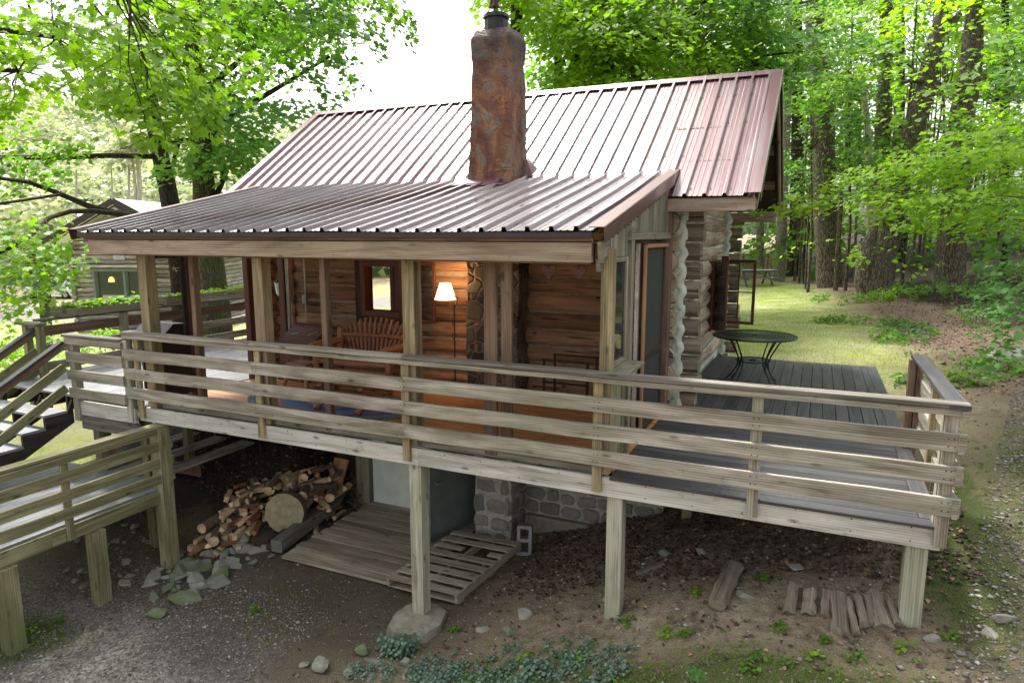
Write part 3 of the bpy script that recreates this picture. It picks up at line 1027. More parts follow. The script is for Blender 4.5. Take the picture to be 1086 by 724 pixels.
bd('porch_beam', 'beam', cabin, (PX0 + .15, -.06, 2.095), (-1.80, -.06, 2.095), .06, .185)
bd('porch_beam', 'brownwood', cabin, (PX0 + .25, .15, 2.07), (-1.86, .15, 2.07), .12, .18)
def flash(mb):
    mb.board((-9.0, LY1 + .0, LZ1 + .035), (PX1 + .1, LY1 + .0, LZ1 + .035), .10, .012, (0, -.45, 1))
one(flash, 'roof_flashing', 'gutter', cabin)

bd('porch_fascia', 'brownwood', cabin, (PX0 + .06, -.075, 2.215), (PX1 - .03, -.075, 2.215), .03, .09)
# porch posts
for x, wd in ((-7.76, .15), (-5.84, .145), (-3.81, .145)):
    bx('porch_post', 'post', cabin, x - wd / 2, .095, .03, x + wd / 2, .095 + wd, 2.0)
bx('porch_post', 'post', cabin, -1.765, .095, .03, -1.655, .205, 2.12)
for x, wd in ((-6.98, .075), (-4.97, .075)):
    bx('screen_stud', 'brownwood', cabin, x - wd / 2, .17, .03, x + wd / 2, .26, 2.0)
bx('screen_stud', 'brownwood', cabin, -2.98, .17, .03, -2.84, .21, 2.0)
bx('screen_stud', 'brownwood', cabin, -2.82, .22, .03, -2.70, .26, 2.0)

# front window with its open sash
def frame(mb, axis, f, a0, a1, z0, z1, wdt, dep):
    def b(p0, p1, q0, q1):
        if axis == 'x': mb.box(p0, f - dep / 2, q0, p1, f + dep / 2, q1)
        else: mb.box(f - dep / 2, p0, q0, f + dep / 2, p1, q1)
    b(a0, a0 + wdt, z0, z1); b(a1 - wdt, a1, z0, z1)
    b(a0 + wdt + .001, a1 - wdt - .001, z0, z0 + wdt); b(a0 + wdt + .001, a1 - wdt - .001, z1 - wdt, z1)
def pane(mb, axis, f, a0, a1, z0, z1):
    if axis == 'x': mb.box(a0, f - .003, z0, a1, f + .003, z1, .0005)
    else: mb.box(f - .003, a0, z0, f + .003, a1, z1, .0005)
win = one(lambda mb: frame(mb, 'x', 3.06, WF[0], WF[1], WF[2], WF[3], .09, .22), 'window', 'redwood', cabin)
one(lambda mb: (mb.box(-6.05, 3.03, WF[2] + .09, -5.98, 3.10, WF[3] - .09), mb.box(-5.98, 3.04, WF[2] + .09, -5.83, 3.06, WF[3] - .09)), 'shutter', 'redwood', win)
one(lambda mb: frame(mb, 'x', 2.985, WF[0] - .10, WF[1] + .10, WF[2] - .10, WF[3] + .10, .10, .06), 'window_casing', 'darkwood', win)
sash = one(lambda mb: frame(mb, 'x', 2.88, -5.56, -5.14, .93, 1.86, .045, .035), 'window_sash', 'redwood', win)
one(lambda mb: pane(mb, 'x', 2.88, -5.515, -5.185, .975, 1.815), 'pane', 'glass', sash)
one(lambda mb: frame(mb, 'y', -8.45, WE[0], WE[1], WE[2], WE[3], .06, .2), 'window', 'redwood', cabin)
# gable windows, both sashes swung outwards
gw = one(lambda mb: (frame(mb, 'y', -1.70, WG[0], WG[1], WG[2], WG[3], .07, .24), mb.box(-1.74, 6.35, WG[2] + .07, -1.66, 6.41, WG[3] - .07)), 'window', 'redwood', cabin)
one(lambda mb: pane(mb, 'y', -1.72, WG[0] + .07, WG[1] - .07, WG[2] + .07, WG[3] - .07), 'pane', 'darkglass', gw)
s1 = MB()
a0 = Vector((-1.56, 5.36, 0)); dirn = Vector((.13, -.62, 0)).normalized()
def sash_mb(a, d, L, z0, z1, wdt=.05, mull=True):
    mb = MB()
    up = (0, 0, 1)
    b = a + d * L
    for p in (a + d * wdt / 2, b - d * wdt / 2):
        mb.board(p + Vector((0, 0, z0)), p + Vector((0, 0, z1)), wdt, .035, d.cross(Vector((0, 0, 1))))
    for z in (z0 + wdt / 2, z1 - wdt / 2):
        mb.board(a + d * (wdt + .001) + Vector((0, 0, z)), b - d * (wdt + .001) + Vector((0, 0, z)), .034, wdt)
    if mull:
        mb.board(a + d * (wdt + .001) + Vector((0, 0, (z0 + z1) / 2)), b - d * (wdt + .001) + Vector((0, 0, (z0 + z1) / 2)), .02, .018)
        mid = a + d * (L / 2)
        mb.board(mid + Vector((0, 0, z0 + wdt)), mid + Vector((0, 0, z1 - wdt)), .02, .018, d.cross(Vector((0, 0, 1))))
    pm = MB()
    pm.board(a + d * wdt + Vector((0, 0, (z0 + z1) / 2)), b - d * wdt + Vector((0, 0, (z0 + z1) / 2)), .005, z1 - z0 - 2 * wdt, up, .0005)
    return mb, pm
for a, d, L in ((Vector((-1.56, 5.90, 0)), Vector((.30, -.55, 0)).normalized(), .56), (Vector((-1.55, 6.85, 0)), Vector((1, -.12, 0)).normalized(), .58)):
    m1, m2 = sash_mb(a, d, L, .66, 1.80)
    so = m1.build('window_sash', 'redwood', gw)
    m2.build('pane', 'glass', so)
one(lambda mb: mb.box(-1.56, 6.72, .60, -1.44, 6.83, 1.86), 'shutter', 'redwood', gw)

# porch side wall on the right: green stud, header, screens and the dark door
XS = -1.71
bx('door_header', 'greenwood', cabin, XS - .05, .74, 2.19, XS + .05, 2.74, 2.27)
bx('door_stud', 'greenwood', cabin, XS - .045, .80, .03, XS + .045, .90, 2.188)
bx('corner_board', 'brownwood', cabin, XS - .06, 2.62, .03, XS + .055, 2.76, 2.66)
def sidepanel(mb):
    y = .16
    while y < 2.7:
        zt = LZ0 + (y - LY0) * LS - .13
        zb = 2.272 if y > .72 else 2.04
        if zt - zb > .03:
            mb.box(XS - .012, y, zb, XS + .012, y + .118, zt, .002)
        y += .12
one(sidepanel, 'side_boards', 'greenwood', cabin)
scr = one(lambda mb: (frame(mb, 'y', XS, .22, .74, 1.01, 2.035, .045, .05)), 'side_screen', 'greenwood', cabin)
one(lambda mb: pane(mb, 'y', XS, .265, .695, 1.055, 1.99), 'screen_cloth', 'screen', scr)
bx('ledge', 'greenwood', cabin, XS - .02, .18, .965, XS + .20, .80, 1.0)
def lowpanel(mb):
    y = .22
    while y < .78:
        mb.box(XS - .012, y, .05, XS + .012, y + .13, .96, .002); y += .135
one(lowpanel, 'side_boards', 'railgreen', cabin)
dr = one(lambda mb: (frame(mb, 'y', XS + .02, 1.32, 2.44, .06, 2.16, .075, .04), mb.box(XS, 1.395, .85, XS + .035, 2.365, .93)), 'screen_door', 'darkwood', cabin)
one(lambda mb: pane(mb, 'y', XS + .02, 1.395, 2.365, .13, 2.08), 'screen_cloth', 'screenmesh', dr)
one(lambda mb: mb.box(XS + .045, 1.27, .06, XS + .075, 1.325, 2.13), 'door_edge', 'orangewood', dr)
one(lambda mb: mb.box(XS + .045, 1.33, 2.10, XS + .07, 2.44, 2.14), 'door_edge', 'orangewood', dr)
one(lambda mb: mb.box(XS - .02, 1.20, .06, XS + .02, 1.255, 2.15), 'door_jamb', 'silver', dr)

# porch side wall on the left: storm door, red posts and a glazed door
XL = -7.9
sd_ = one(lambda mb: (mb.box(XL - .02, .33, .06, XL + .02, .85, .86), mb.box(XL - .02, .33, .861, XL + .02, .40, 2.0), mb.box(XL - .02, .78, .861, XL + .02, .85, 2.0), mb.box(XL - .02, .401, 1.93, XL + .02, .779, 2.0)), 'storm_door', 'black', cabin)
one(lambda mb: pane(mb, 'y', XL, .40, .78, .86, 1.93), 'pane', 'glass', sd_)
bx('door_post', 'redwood', cabin, XL - .05, .865, .03, XL + .05, .95, 2.0)
bx('door_post', 'redwood', cabin, XL - .05, 1.92, .03, XL + .05, 2.01, 2.0)
gd = one(lambda mb: (frame(mb, 'y', XL, 2.015, 2.42, .06, 1.98, .045, .04), mb.box(XL - .018, 2.06, .80, XL + .018, 2.375, .84), mb.box(XL - .018, 2.06, .66, XL + .018, 2.375, .69)), 'glazed_door', 'redwood', cabin)
one(lambda mb: pane(mb, 'y', XL, 2.06, 2.375, .84, 1.935), 'pane', 'glass', gd)
bx('door_post', 'redwood', cabin, XL + .0, 2.60, .03, XL + .12, 2.72, 2.0)
one(lambda mb: mb.tube([(-7.72, 2.62, .05), (-7.72, 2.62, 2.2)], .03, 10), 'downpipe', 'bluepipe', cabin, smooth=True)
one(lambda mb: (mb.tube([(-7.68, 2.97, .3), (-7.68, 2.97, 2.3)], .011, 8), mb.box(-7.72, 2.93, 1.12, -7.64, 2.99, 1.26)), 'conduit', 'silver', cabin)

# stone breast in the porch, chimney above the roof
def rocky(name, mat, par, x0, y0, z0, x1, y1, z1, amp, seg=.09, shape=None, loc=None, seed=0, fr=2.3):
    import mathutils.noise as mn
    import bmesh
    bm = bmesh.new()
    nx_, ny_, nz_ = [max(2, int(abs(b - a) / seg)) for a, b in ((x0, x1), (y0, y1), (z0, z1))]
    vs = {}
    def vert(i, j, k):
        if (i, j, k) not in vs:
            x, y, z = x0 + (x1 - x0) * i / nx_, y0 + (y1 - y0) * j / ny_, z0 + (z1 - z0) * k / nz_
            if shape: x, y = shape(x, y, z)
            p = Vector((x, y, z))
            q = p * fr + Vector((seed, seed, seed))
            n = Vector((mn.noise(q), mn.noise(q + Vector((9, 3, 1))), mn.noise(q + Vector((4, 7, 5))) * .5)) * amp
            n += Vector((mn.noise(q * 3.1), mn.noise(q * 3.1 + Vector((5, 5, 5))), 0)) * amp * .4
            vs[(i, j, k)] = bm.verts.new(p + n)
        return vs[(i, j, k)]
    def quad(a, b, c_, d):
        bm.faces.new((vert(*a), vert(*b), vert(*c_), vert(*d)))
    for i in range(nx_):
        for k in range(nz_):
            quad((i, 0, k), (i + 1, 0, k), (i + 1, 0, k + 1), (i, 0, k + 1))
            quad((i, ny_, k + 1), (i + 1, ny_, k + 1), (i + 1, ny_, k), (i, ny_, k))
    for j in range(ny_):
        for k in range(nz_):
            quad((0, j, k + 1), (0, j + 1, k + 1), (0, j + 1, k), (0, j, k))
            quad((nx_, j, k), (nx_, j + 1, k), (nx_, j + 1, k + 1), (nx_, j, k + 1))
    for i in range(nx_):
        for j in range(ny_):
            quad((i, j, nz_), (i + 1, j, nz_), (i + 1, j + 1, nz_), (i, j + 1, nz_))
            quad((i, j + 1, 0), (i + 1, j + 1, 0), (i + 1, j, 0), (i, j, 0))
    me = bpy.data.meshes.new(name)
    bm.to_mesh(me); bm.free()
    me.materials.append(M[mat])
    me.polygons.foreach_set('use_smooth', [True] * len(me.polygons))
    try: me.set_sharp_from_angle(angle=radians(42))
    except Exception: pass
    o = bpy.data.objects.new(name, me)
    C.objects.link(o)
    L = Vector(loc) if loc is not None else Vector((0, 0, 0))
    if par:
        pw = parent_world(par)
        if loc is None: me.transform(Matrix.Translation(-pw))
        else: me.transform(Matrix.Translation(-L)); o.location = L - pw
        o.parent = par
    elif loc is not None:
        me.transform(Matrix.Translation(-L)); o.location = L
    return o
rocky('stone_breast', 'stonedark', cabin, -4.50, 2.68, .03, -3.72, 3.1, 2.8, .035, .07)
def chs(x, y, z):
    cx, cy = -4.17, 3.0
    t = (z - 2.85) / 2.1
    s = 1.0 - .14 * min(1, t * 1.3)
    if .82 < t < .94: s = .90
    if t > .94: s = .90 - (t - .94) * 3.2
    return cx + (x - cx) * s, cy + (y - cy) * s
ch = rocky('chimney', 'chimney', cabin, -4.485, 2.72, 2.85, -3.82, 3.28, 4.95, .028, .06, chs, loc=(-4.17, 3.0, 2.85), seed=3)
one(lambda mb: (mb.tube([(-4.18, 3.0, 4.90), (-4.18, 3.0, 5.13)], [.17, .155], 9, .05), mb.tube([(-4.18, 3.0, 5.12), (-4.18, 3.0, 5.17)], [.185, .175], 9, .05)), 'flue_collar', 'black', ch)
one(lambda mb: (mb.tube([(-4.20, 3.0, 5.16), (-4.22, 3.0, 5.32)], [.012, .012], 6), mb.tube([(-4.22, 3.0, 5.27), (-4.22, 3.0, 5.37)], [.075, .05], 7, .3), mb.tube([(-4.22, 3.0, 5.33), (-4.10, 3.0, 5.37)], [.02, .012], 6)), 'flue_cap', 'rustiron', ch)
def fl(mb):
    mb.board((-4.62, 2.64, 2.952), (-3.98, 2.64, 2.952), .16, .02, (0, -.45, 1))
    mb.board((-4.70, 2.62, 2.925), (-3.85, 2.62, 2.925), .26, .012, (0, -LS, 1))
    mb.prism([(-3.86, 3.02, 3.02), (-3.66, 3.04, 3.03), (-3.64, 3.2, 3.12), (-3.84, 3.28, 3.30)], (0, .02, .02))
one(fl, 'chimney_flashing', 'roof', ch)

# basement front
def found(mb):
    mb.box(-3.66, 2.78, -2.35, -1.66, 3.1, -.20, .01)
one(found, 'stone_foundation', 'mortar', cabin)
def cobble(mb, c, w_, h_, dep, ax):
    """one rounded field stone; ax 'y' faces -y, 'x' faces +x"""
    nu, nv = 10, 6
    base = len(mb.v)
    sd = random.uniform(0, 99)
    for j in range(nv + 1):
        ph = -pi / 2 + pi * j / nv
        for i in range(nu):
            th = 2 * pi * i / nu
            f = lambda q: math.copysign(abs(q) ** .62, q)
            a, b, c3 = f(cos(ph)) * f(cos(th)), f(cos(ph)) * f(sin(th)), f(sin(ph))
            k = 1 + .16 * math.sin(sd + a * 3 + b * 2.3) * math.cos(sd * 2 + b * 3.1)
            p = Vector((a * w_ / 2 * k, c3 * dep, b * h_ / 2 * k)) if ax == 'y' else Vector((c3 * dep, a * w_ / 2 * k, b * h_ / 2 * k))
            mb.v.append(Vector(c) + p)
    for j in range(nv):
        for i in range(nu):
            q = (i + 1) % nu
            mb.face((base + j * nu + i, base + j * nu + q, base + (j + 1) * nu + q, base + (j + 1) * nu + i), [(0, 0)] * 4)
def cobbles(mb, ax, fixed, a0, a1, z0, z1):
    z = z0
    while z < z1:
        h_ = random.uniform(.19, .30)
        a = a0 + random.uniform(-.08, 0)
        while a < a1:
            w_ = random.uniform(.18, .38)
            e_ = min(a + w_, a1 + .01)
            if e_ - a > .06:
                hh = h_ * random.uniform(.8, 1.05)
                cc = (a + e_) / 2
                p = (cc, fixed, z + h_ / 2 + random.uniform(-.015, .015)) if ax == 'y' else (fixed, cc, z + h_ / 2 + random.uniform(-.015, .015))
                cobble(mb, p, (e_ - a) - .022, hh - .022, random.uniform(.018, .035), ax)
            a += w_
        z += h_
one(lambda mb: cobbles(mb, 'y', 2.775, -3.62, -1.67, -1.72, -.2), 'foundation_stones', 'cobble', cabin, smooth=True)
one(lambda mb: (cobbles(mb, 'y', 2.29, -4.18, -3.66, -2.15, -.2), cobbles(mb, 'x', -3.645, 2.30, 2.75, -2.15, -.2)), 'pillar_stones', 'cobble', cabin, smooth=True)
bx('foundation_footing', 'concrete', cabin, -3.6, 2.68, -2.35, -1.66, 2.775, -1.72)
bx('concrete_foundation', 'concrete', cabin, -1.655, 3.0, -2.2, -1.5, 7.85, -.06)
rocky('stone_pillar', 'mortar', cabin, -4.20, 2.28, -2.3, -3.64, 2.9, -.22, .03, .09)
bx('basement_panel', 'whitepaint', cabin, -6.30, 2.77, -2.08, -5.12, 2.82, -.22, label='faded white basement panel')
one(lambda mb: (mb.box(-6.46, 2.68, -2.15, -6.31, 2.80, -.2), mb.box(-6.60, 2.73, -2.15, -6.461, 2.82, -.2)), 'door_jamb', 'greenwood', cabin)
bx('door_jamb', 'greenwood', cabin, -5.115, 2.74, -2.15, -5.03, 2.86, -.2)
def bwall(mb):
    x = -8.6
    while x < -6.62:
        mb.box(x, 2.83, -2.2, x + .145, 2.86, -.2); x += .15
one(bwall, 'basement_boards', 'darkwood', cabin)
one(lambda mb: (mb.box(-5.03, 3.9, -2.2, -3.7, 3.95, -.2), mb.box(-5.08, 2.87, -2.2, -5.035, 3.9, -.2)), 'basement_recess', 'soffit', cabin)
hinge = Vector((-4.42, 2.86, 0)); tip = Vector((-4.70, 1.88, 0))
dl = MB()
dl.board(Vector((tip.x, tip.y, -1.15)), Vector((hinge.x, hinge.y, -1.15)), .045, 1.84, (0, 0, 1))
dleaf = dl.build('basement_door', 'greendoor', cabin)
dleaf['label'] = 'grey green basement door standing open'
_d = (tip - hinge).normalized()
one(lambda mb: mb.board(tip + _d * .013 + Vector((0, 0, -2.07)), tip + _d * .013 + Vector((0, 0, -.23)), .06, .02, _d), 'metal_edge', 'silver', dleaf)
_s = Vector((-_d.y, _d.x, 0))
one(lambda mb: (mb.tube([tip - _d * .07 + _s * .02 + Vector((0, 0, -1.16)), tip - _d * .07 + _s * .09 + Vector((0, 0, -1.16)), tip - _d * .17 + _s * .10 + Vector((0, 0, -1.16))], .012, 8), mb.tube([tip - _d * .07 - _s * .02 + Vector((0, 0, -1.16)), tip - _d * .07 - _s * .09 + Vector((0, 0, -1.16)), tip - _d * .17 - _s * .10 + Vector((0, 0, -1.16))], .012, 8)), 'door_handle', 'silver', dleaf)

# ================================================================== DECK
deck = thing('wooden_deck', 'long raised wooden deck with horizontal board railing wrapped round the cabin', 'deck', (0, 0, 0))
def fboards(mb, x0, x1, y0, y1, along, z=.0, wb=.142, gap=.006, th=.03):
    if along == 'y':
        x = x0
        while x < x1 - .02:
            mb.box(x, y0, z, min(x + wb, x1), y1 + random.uniform(-.004, .004), z + th, .004); x += wb + gap
    else:
        y = y0
        while y < y1 - .02:
            mb.box(x0, y, z, x1, min(y + wb, y1), z + th, .004); y += wb + gap
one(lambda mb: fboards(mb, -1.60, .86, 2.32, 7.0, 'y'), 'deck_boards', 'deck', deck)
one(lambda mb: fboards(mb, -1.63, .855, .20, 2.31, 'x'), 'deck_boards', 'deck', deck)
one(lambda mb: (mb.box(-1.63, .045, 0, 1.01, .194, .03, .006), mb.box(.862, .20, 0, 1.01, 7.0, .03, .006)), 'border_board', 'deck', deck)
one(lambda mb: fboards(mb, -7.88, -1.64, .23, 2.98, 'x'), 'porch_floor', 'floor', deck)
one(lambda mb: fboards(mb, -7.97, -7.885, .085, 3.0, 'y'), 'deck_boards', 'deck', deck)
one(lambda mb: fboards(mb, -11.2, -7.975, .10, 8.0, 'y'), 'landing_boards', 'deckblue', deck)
def joists(mb):
    for x in np.arange(-7.8, .9, .6):
        mb.box(x, .13, -.17, x + .04, 2.6, -.003)
    for y in np.arange(2.7, 7, .5):
        mb.box(-1.5, y, -.17, .96, y + .04, -.003)
    for x in np.arange(-11.1, -8.1, .5):
        mb.box(x, .13, -.22, x + .04, 7.9, -.003)
one(joists, 'joist', 'darkwood', deck)
bd('rim_board', 'rim', deck, (-8.0, .105, -.082), (-3.72, .105, -.082), .045, .188)
bd('rim_board', 'rim', deck, (-3.718, .105, -.082), (1.0, .105, -.082), .045, .188)
bd('rim_board', 'rim', deck, (.985, .13, -.082), (.985, 7.0, -.082), .04, .186)
bd('rim_board', 'rim', deck, (-1.6, 7.0, -.082), (1.0, 7.0, -.082), .04, .186)
bd('floor_edge', 'rail', deck, (-7.95, .20, .035), (-1.78, .20, .035), .05, .065)
bd('rim_board', 'rim', deck, (-9.2, .075, -.12), (-8.06, .075, -.12), .045, .20)
bd('rim_board', 'cap', deck, (-9.2, .10, -.33), (-8.06, .10, -.33), .045, .19)
def rail_run(par, a, b, top, mats, cap_w=.14, out=(0, -1, 0), slat_ends=(0, 0), joints=(), bow=.006):
    """cap, apron and three boards from a to b; out is the outer side"""
    a, b = Vector(a), Vector(b)
    d = (b - a).normalized()
    out = Vector(out)
    def seg(name, mat, z0, z1, off, th, capw=None):
        cuts = [0] + [j for j in joints] + [(b - a).length]
        for i_, (p, q) in enumerate(zip(cuts[:-1], cuts[1:])):
            mat_ = mat[min(i_, len(mat) - 1)] if isinstance(mat, tuple) else mat
            A = a + d * (p + .001) + out * off; B = a + d * (q - .001) + out * off
            zj = random.uniform(-.004, .004)
            bd(name, mat_, par, A + Vector((0, 0, (z0 + z1) / 2 + zj)), B + Vector((0, 0, (z0 + z1) / 2 + zj)), capw or th, z1 - z0, (0, 0, 1), bow=bow if not capw else .003)
    seg('cap_rail', mats[0], top - .036, top, -.055, .0, cap_w)
    seg('apron_board', mats[1], top - .088, top - .039, -.02, .038)
    for z1, z0 in ((top - .226, top - .368), (top - .476, top - .617), (top - .726, top - .875)):
        seg('rail_board', mats[1], z0, z1, -.02, .038)
rail_run(deck, (-8.12, 0, 0), (1.09, 0, 0), 1.01, (('rail', 'rail', 'cap'), 'rail'), joints=(2.2, 4.28))
for x in (-7.93, -5.87, -3.845, -1.755, -.38, .99):
    bx('baluster', 'post' if x < -1 else 'rail', deck, x - .045, .042, -.13, x + .045, .079, .965)
bx('baluster', 'rail', deck, .94, .10, -.17, 1.03, .20, .97)
def nails(mb):
    for x in (-7.93, -5.87, -3.845, -1.755, -.38, .99):
        for z in (.745, .685, .495, .43, .245, .18):
            for dx in (-.02, .02):
                xx = x + dx + random.uniform(-.006, .006)
                mb.tube([(xx, -.003, z), (xx, .004, z)], .0055, 6)
    for x in np.arange(-7.6, 1, .42):
        for z in (-.02, -.13):
            mb.tube([(x, .0805, z + random.uniform(-.01, .01)), (x, .085, z)], .006, 6)
tag(one(nails, 'screw_heads', 'rustiron', deck), kind='stuff')
# landing railing
def lrail(zc, x0, x1, y):
    bd('cap_rail', 'cap', deck, (x0 - .06, y + .03, zc - .018), (x1 - .03, y + .03, zc - .018), .14, .036)
    for z1, z0 in ((zc - .04, zc - .13), (zc - .23, zc - .37), (zc - .48, zc - .62), (zc - .73, zc - .87)):
        bd('rail_board', 'rail', deck, (x0, y - .02, (z0 + z1) / 2), (x1, y - .02, (z0 + z1) / 2), .038, z1 - z0)
lrail(.905, -9.26, -8.13, .02)
bx('baluster', 'post_light', deck, -8.17, .022, -.20, -8.08, .06, .88)
bx('newel_post', 'rail', deck, -9.26, .022, -.30, -9.15, .12, .87)
bx('baluster', 'cap', deck, -8.14, .062, -.02, -8.05, .10, .98)
# right return railing
rail_run(deck, (1.075, -.02, 0), (1.075, 2.30, 0), 1.008, ('deck', 'rail'), out=(1, 0, 0))
for y in (1.15, 2.20):
    bx('baluster', 'brownwood' if y > 2 else 'post', deck, 1.0, y - .05, -.17, 1.055, y + .05, .965)
bx('baluster', 'brownwood', deck, .93, 2.16, .032, .995, 2.28, .965)
# posts to the ground
def gpost(x, y, w_, z1, mat='post_light', par=deck):
    o = bx('support_post', mat, par, x - w_ / 2, y - w_ / 2, g1(x, y) - .25, x + w_ / 2, y + w_ / 2, z1)
    return o
gpost(-3.80, .205, .15, -.178)
gpost(-1.60, .215, .15, -.178)
o = gpost(.86, .215, .155, -.178)
for x, y in ((-1.3, 2.5), (.85, 3.6), (.85, 6.7), (-9.1, .25), (-8.2, .3), (-9.0, 1.6), (-11.0, 1.6), (-10.9, 4.5), (-8.1, 4.5)):
    gpost(x, y, .12, -.19, 'railgreen')

# walkway railing with planter at the far side of the landing
wr = thing('walkway_railing', 'weathered board railing along the far walkway carrying a planter', 'railing', (-11.2, 1.2, 0))
def wrail():
    x = -11.15
    bd('cap_rail', 'cap', wr, (x, .75, .905), (x, 5.4, .905), .15, .036)
    for z1, z0 in ((.80, .64), (.50, .36), (.22, .08)):
        bd('rail_board', 'brownwood' if z1 > .7 else 'rail', wr, (x - .04, .8, (z0 + z1) / 2), (x - .04, 5.35, (z0 + z1) / 2), .035, z1 - z0)
    for y in (2.2, 3.6, 5.3):
        bx('rail_post', 'rail', wr, x - .02, y - .06, -.3, x + .08, y + .06, .885)
    bd('cap_rail', 'cap', wr, (-11.32, .62, .875), (-10.80, .62, .875), .17, .036)
    bd('rail_board', 'railgreen', wr, (-11.28, .66, .80), (-10.84, .66, .80), .04, .10)
    for xx in (-11.22, -10.90):
        bx('newel_post', 'railgreen', wr, xx - .05, .60, -.45, xx + .05, .70, .855)
wrail()
pl = thing('planter_box', 'long mossy plank planter box resting on the far walkway railing', 'planter', (-11.15, 2.5, .92))
one(lambda mb: (mb.box(-11.04, 1.15, .925, -11.0, 2.75, 1.06), mb.box(-11.30, 1.15, .925, -11.26, 2.75, 1.06), mb.box(-11.30, 1.08, .925, -11.0, 1.148, 1.09), mb.box(-11.27, 1.16, .925, -11.05, 2.74, .94), mb.box(-11.30, 2.752, .925, -11.0, 2.82, 1.09)), 'planter_wall', 'greenwood', pl)
pl2 = thing('planter_box', 'dark plank planter box at the walkway end, nearer the shaggy tree', 'planter', (-11.15, 4, .92))
one(lambda mb: (mb.box(-11.04, 3.0, .925, -11.0, 5.35, 1.10), mb.box(-11.30, 3.0, .925, -11.26, 5.35, 1.10), mb.box(-11.27, 3.01, .925, -11.05, 5.34, .94), mb.box(-11.26, 3.0, .94, -11.04, 3.04, 1.10), mb.box(-11.26, 5.31, .94, -11.04, 5.35, 1.10)), 'planter_wall', 'rail', pl2)

# ================================================================== STAIRS
st = thing('deck_stairs', 'open wooden stairs with black stringer and slanting board handrails', 'stairs', (-10.2, -1.0, -1.05))
def tread(k): return (.0 - .17 * (k + 1), -.02 - .30 * k)
for k in range(5):
    z, y = tread(k)
    bx('tread', 'deckblue', st, -10.95, y - .30, z - .035, -9.37, y + .02, z)
def strg(x):
    pts = []
    p = [(x, .08, -.03)]
    for k in range(5):
        z, y = tread(k)
        p.append((x, y + .01, z - .037)); p.append((x, y - .29, z - .037))
    p.append((x, -1.62, -1.04)); p.append((x, -1.35, -1.04)); p.append((x, .08, -.36))
    mb = MB(); mb.prism(p, (.04, 0, 0))
    return mb.build('stringer', 'stringer', st)
for x in (-10.93, -10.1, -9.41): strg(x)
for x, y0 in ((-9.31, -.02), (-10.98, .62)):
    sl = .56
    def P(t, z): return Vector((x, y0 - t, z - sl * t))
    bd('handrail', 'deck', st, P(0, .80) , P(1.75, .80), .10, .038, (0, -sl, 1))
    bd('stair_board', 'brownwood', st, P(0, .735), P(1.75, .735), .035, .09, (0, -sl, 1))
    bd('stair_board', 'railgreen', st, P(0, .45), P(1.75, .45), .035, .125, (0, -sl, 1))
    bd('stair_board', 'railgreen', st, P(0, .16), P(1.75, .16), .035, .125, (0, -sl, 1))
    bx('newel_post', 'railgreen', st, x - .05, y0 - 1.80, -1.05, x + .05, y0 - 1.70, -.15)

# ================================================================== LOWER DECK
ld = thing('lower_deck', 'low square wooden deck in the corner with mossy green railing', 'deck', (-8.8, -1.6, -2.1))
LX = -7.72
one(lambda mb: fboards(mb, -10.0, LX - .0, -4.6, .22, 'y', -1.08), 'deck_boards', 'deckblue', ld)
def ljo(mb):
    for y in np.arange(-4.5, .2, .5): mb.box(-9.95, y, -1.24, LX - .05, y + .04, -1.085)
one(ljo, 'joist', 'darkwood', ld)
bd('rim_board', 'railgreen', ld, (LX + .022, -4.6, -1.165), (LX + .022, -1.36, -1.165), .04, .17)
bd('rim_board', 'railgreen', ld, (LX + .022, -1.358, -1.165), (LX + .022, .20, -1.165), .04, .17)
bd('cap_rail', 'railgreen', ld, (LX + .03, -4.6, -.205), (LX + .03, .27, -.205), .15, .038)
for z1, z0 in ((-.226, -.31), (-.40, -.53), (-.62, -.75), (-.83, -.96)):
    bd('rail_board', 'railgreen', ld, (LX + .095, -4.6, (z0 + z1) / 2), (LX + .095, .22, (z0 + z1) / 2), .038, z1 - z0, bow=.006)
for y in (-3.2, -1.16, .13):
    bx('baluster', 'railgreen', ld, LX + .044, y - .045, -1.24, LX + .074, y + .045, -.24)
for y, w_ in ((-1.86, .17), (-.86, .16), (.10, .17)):
    zb = g1(LX, y) - .2
    bx('support_post', 'railgreen', ld, LX - .05, y - w_ / 2, zb, LX - .05 + w_ + .0, y + w_ / 2, (-1.252 if y < 0 else -.226))
def back_planks():
    for k, x in enumerate((-10.25, -9.62, -8.98, -8.38)):
        bx('loose_plank', 'rail', ld, x, .26, -1.10, x + .27, 2.1, -1.065)
    bx('rim_board', 'brownwood', ld, -10.3, 1.0, -1.28, -8.1, 1.04, -1.105)
back_planks()

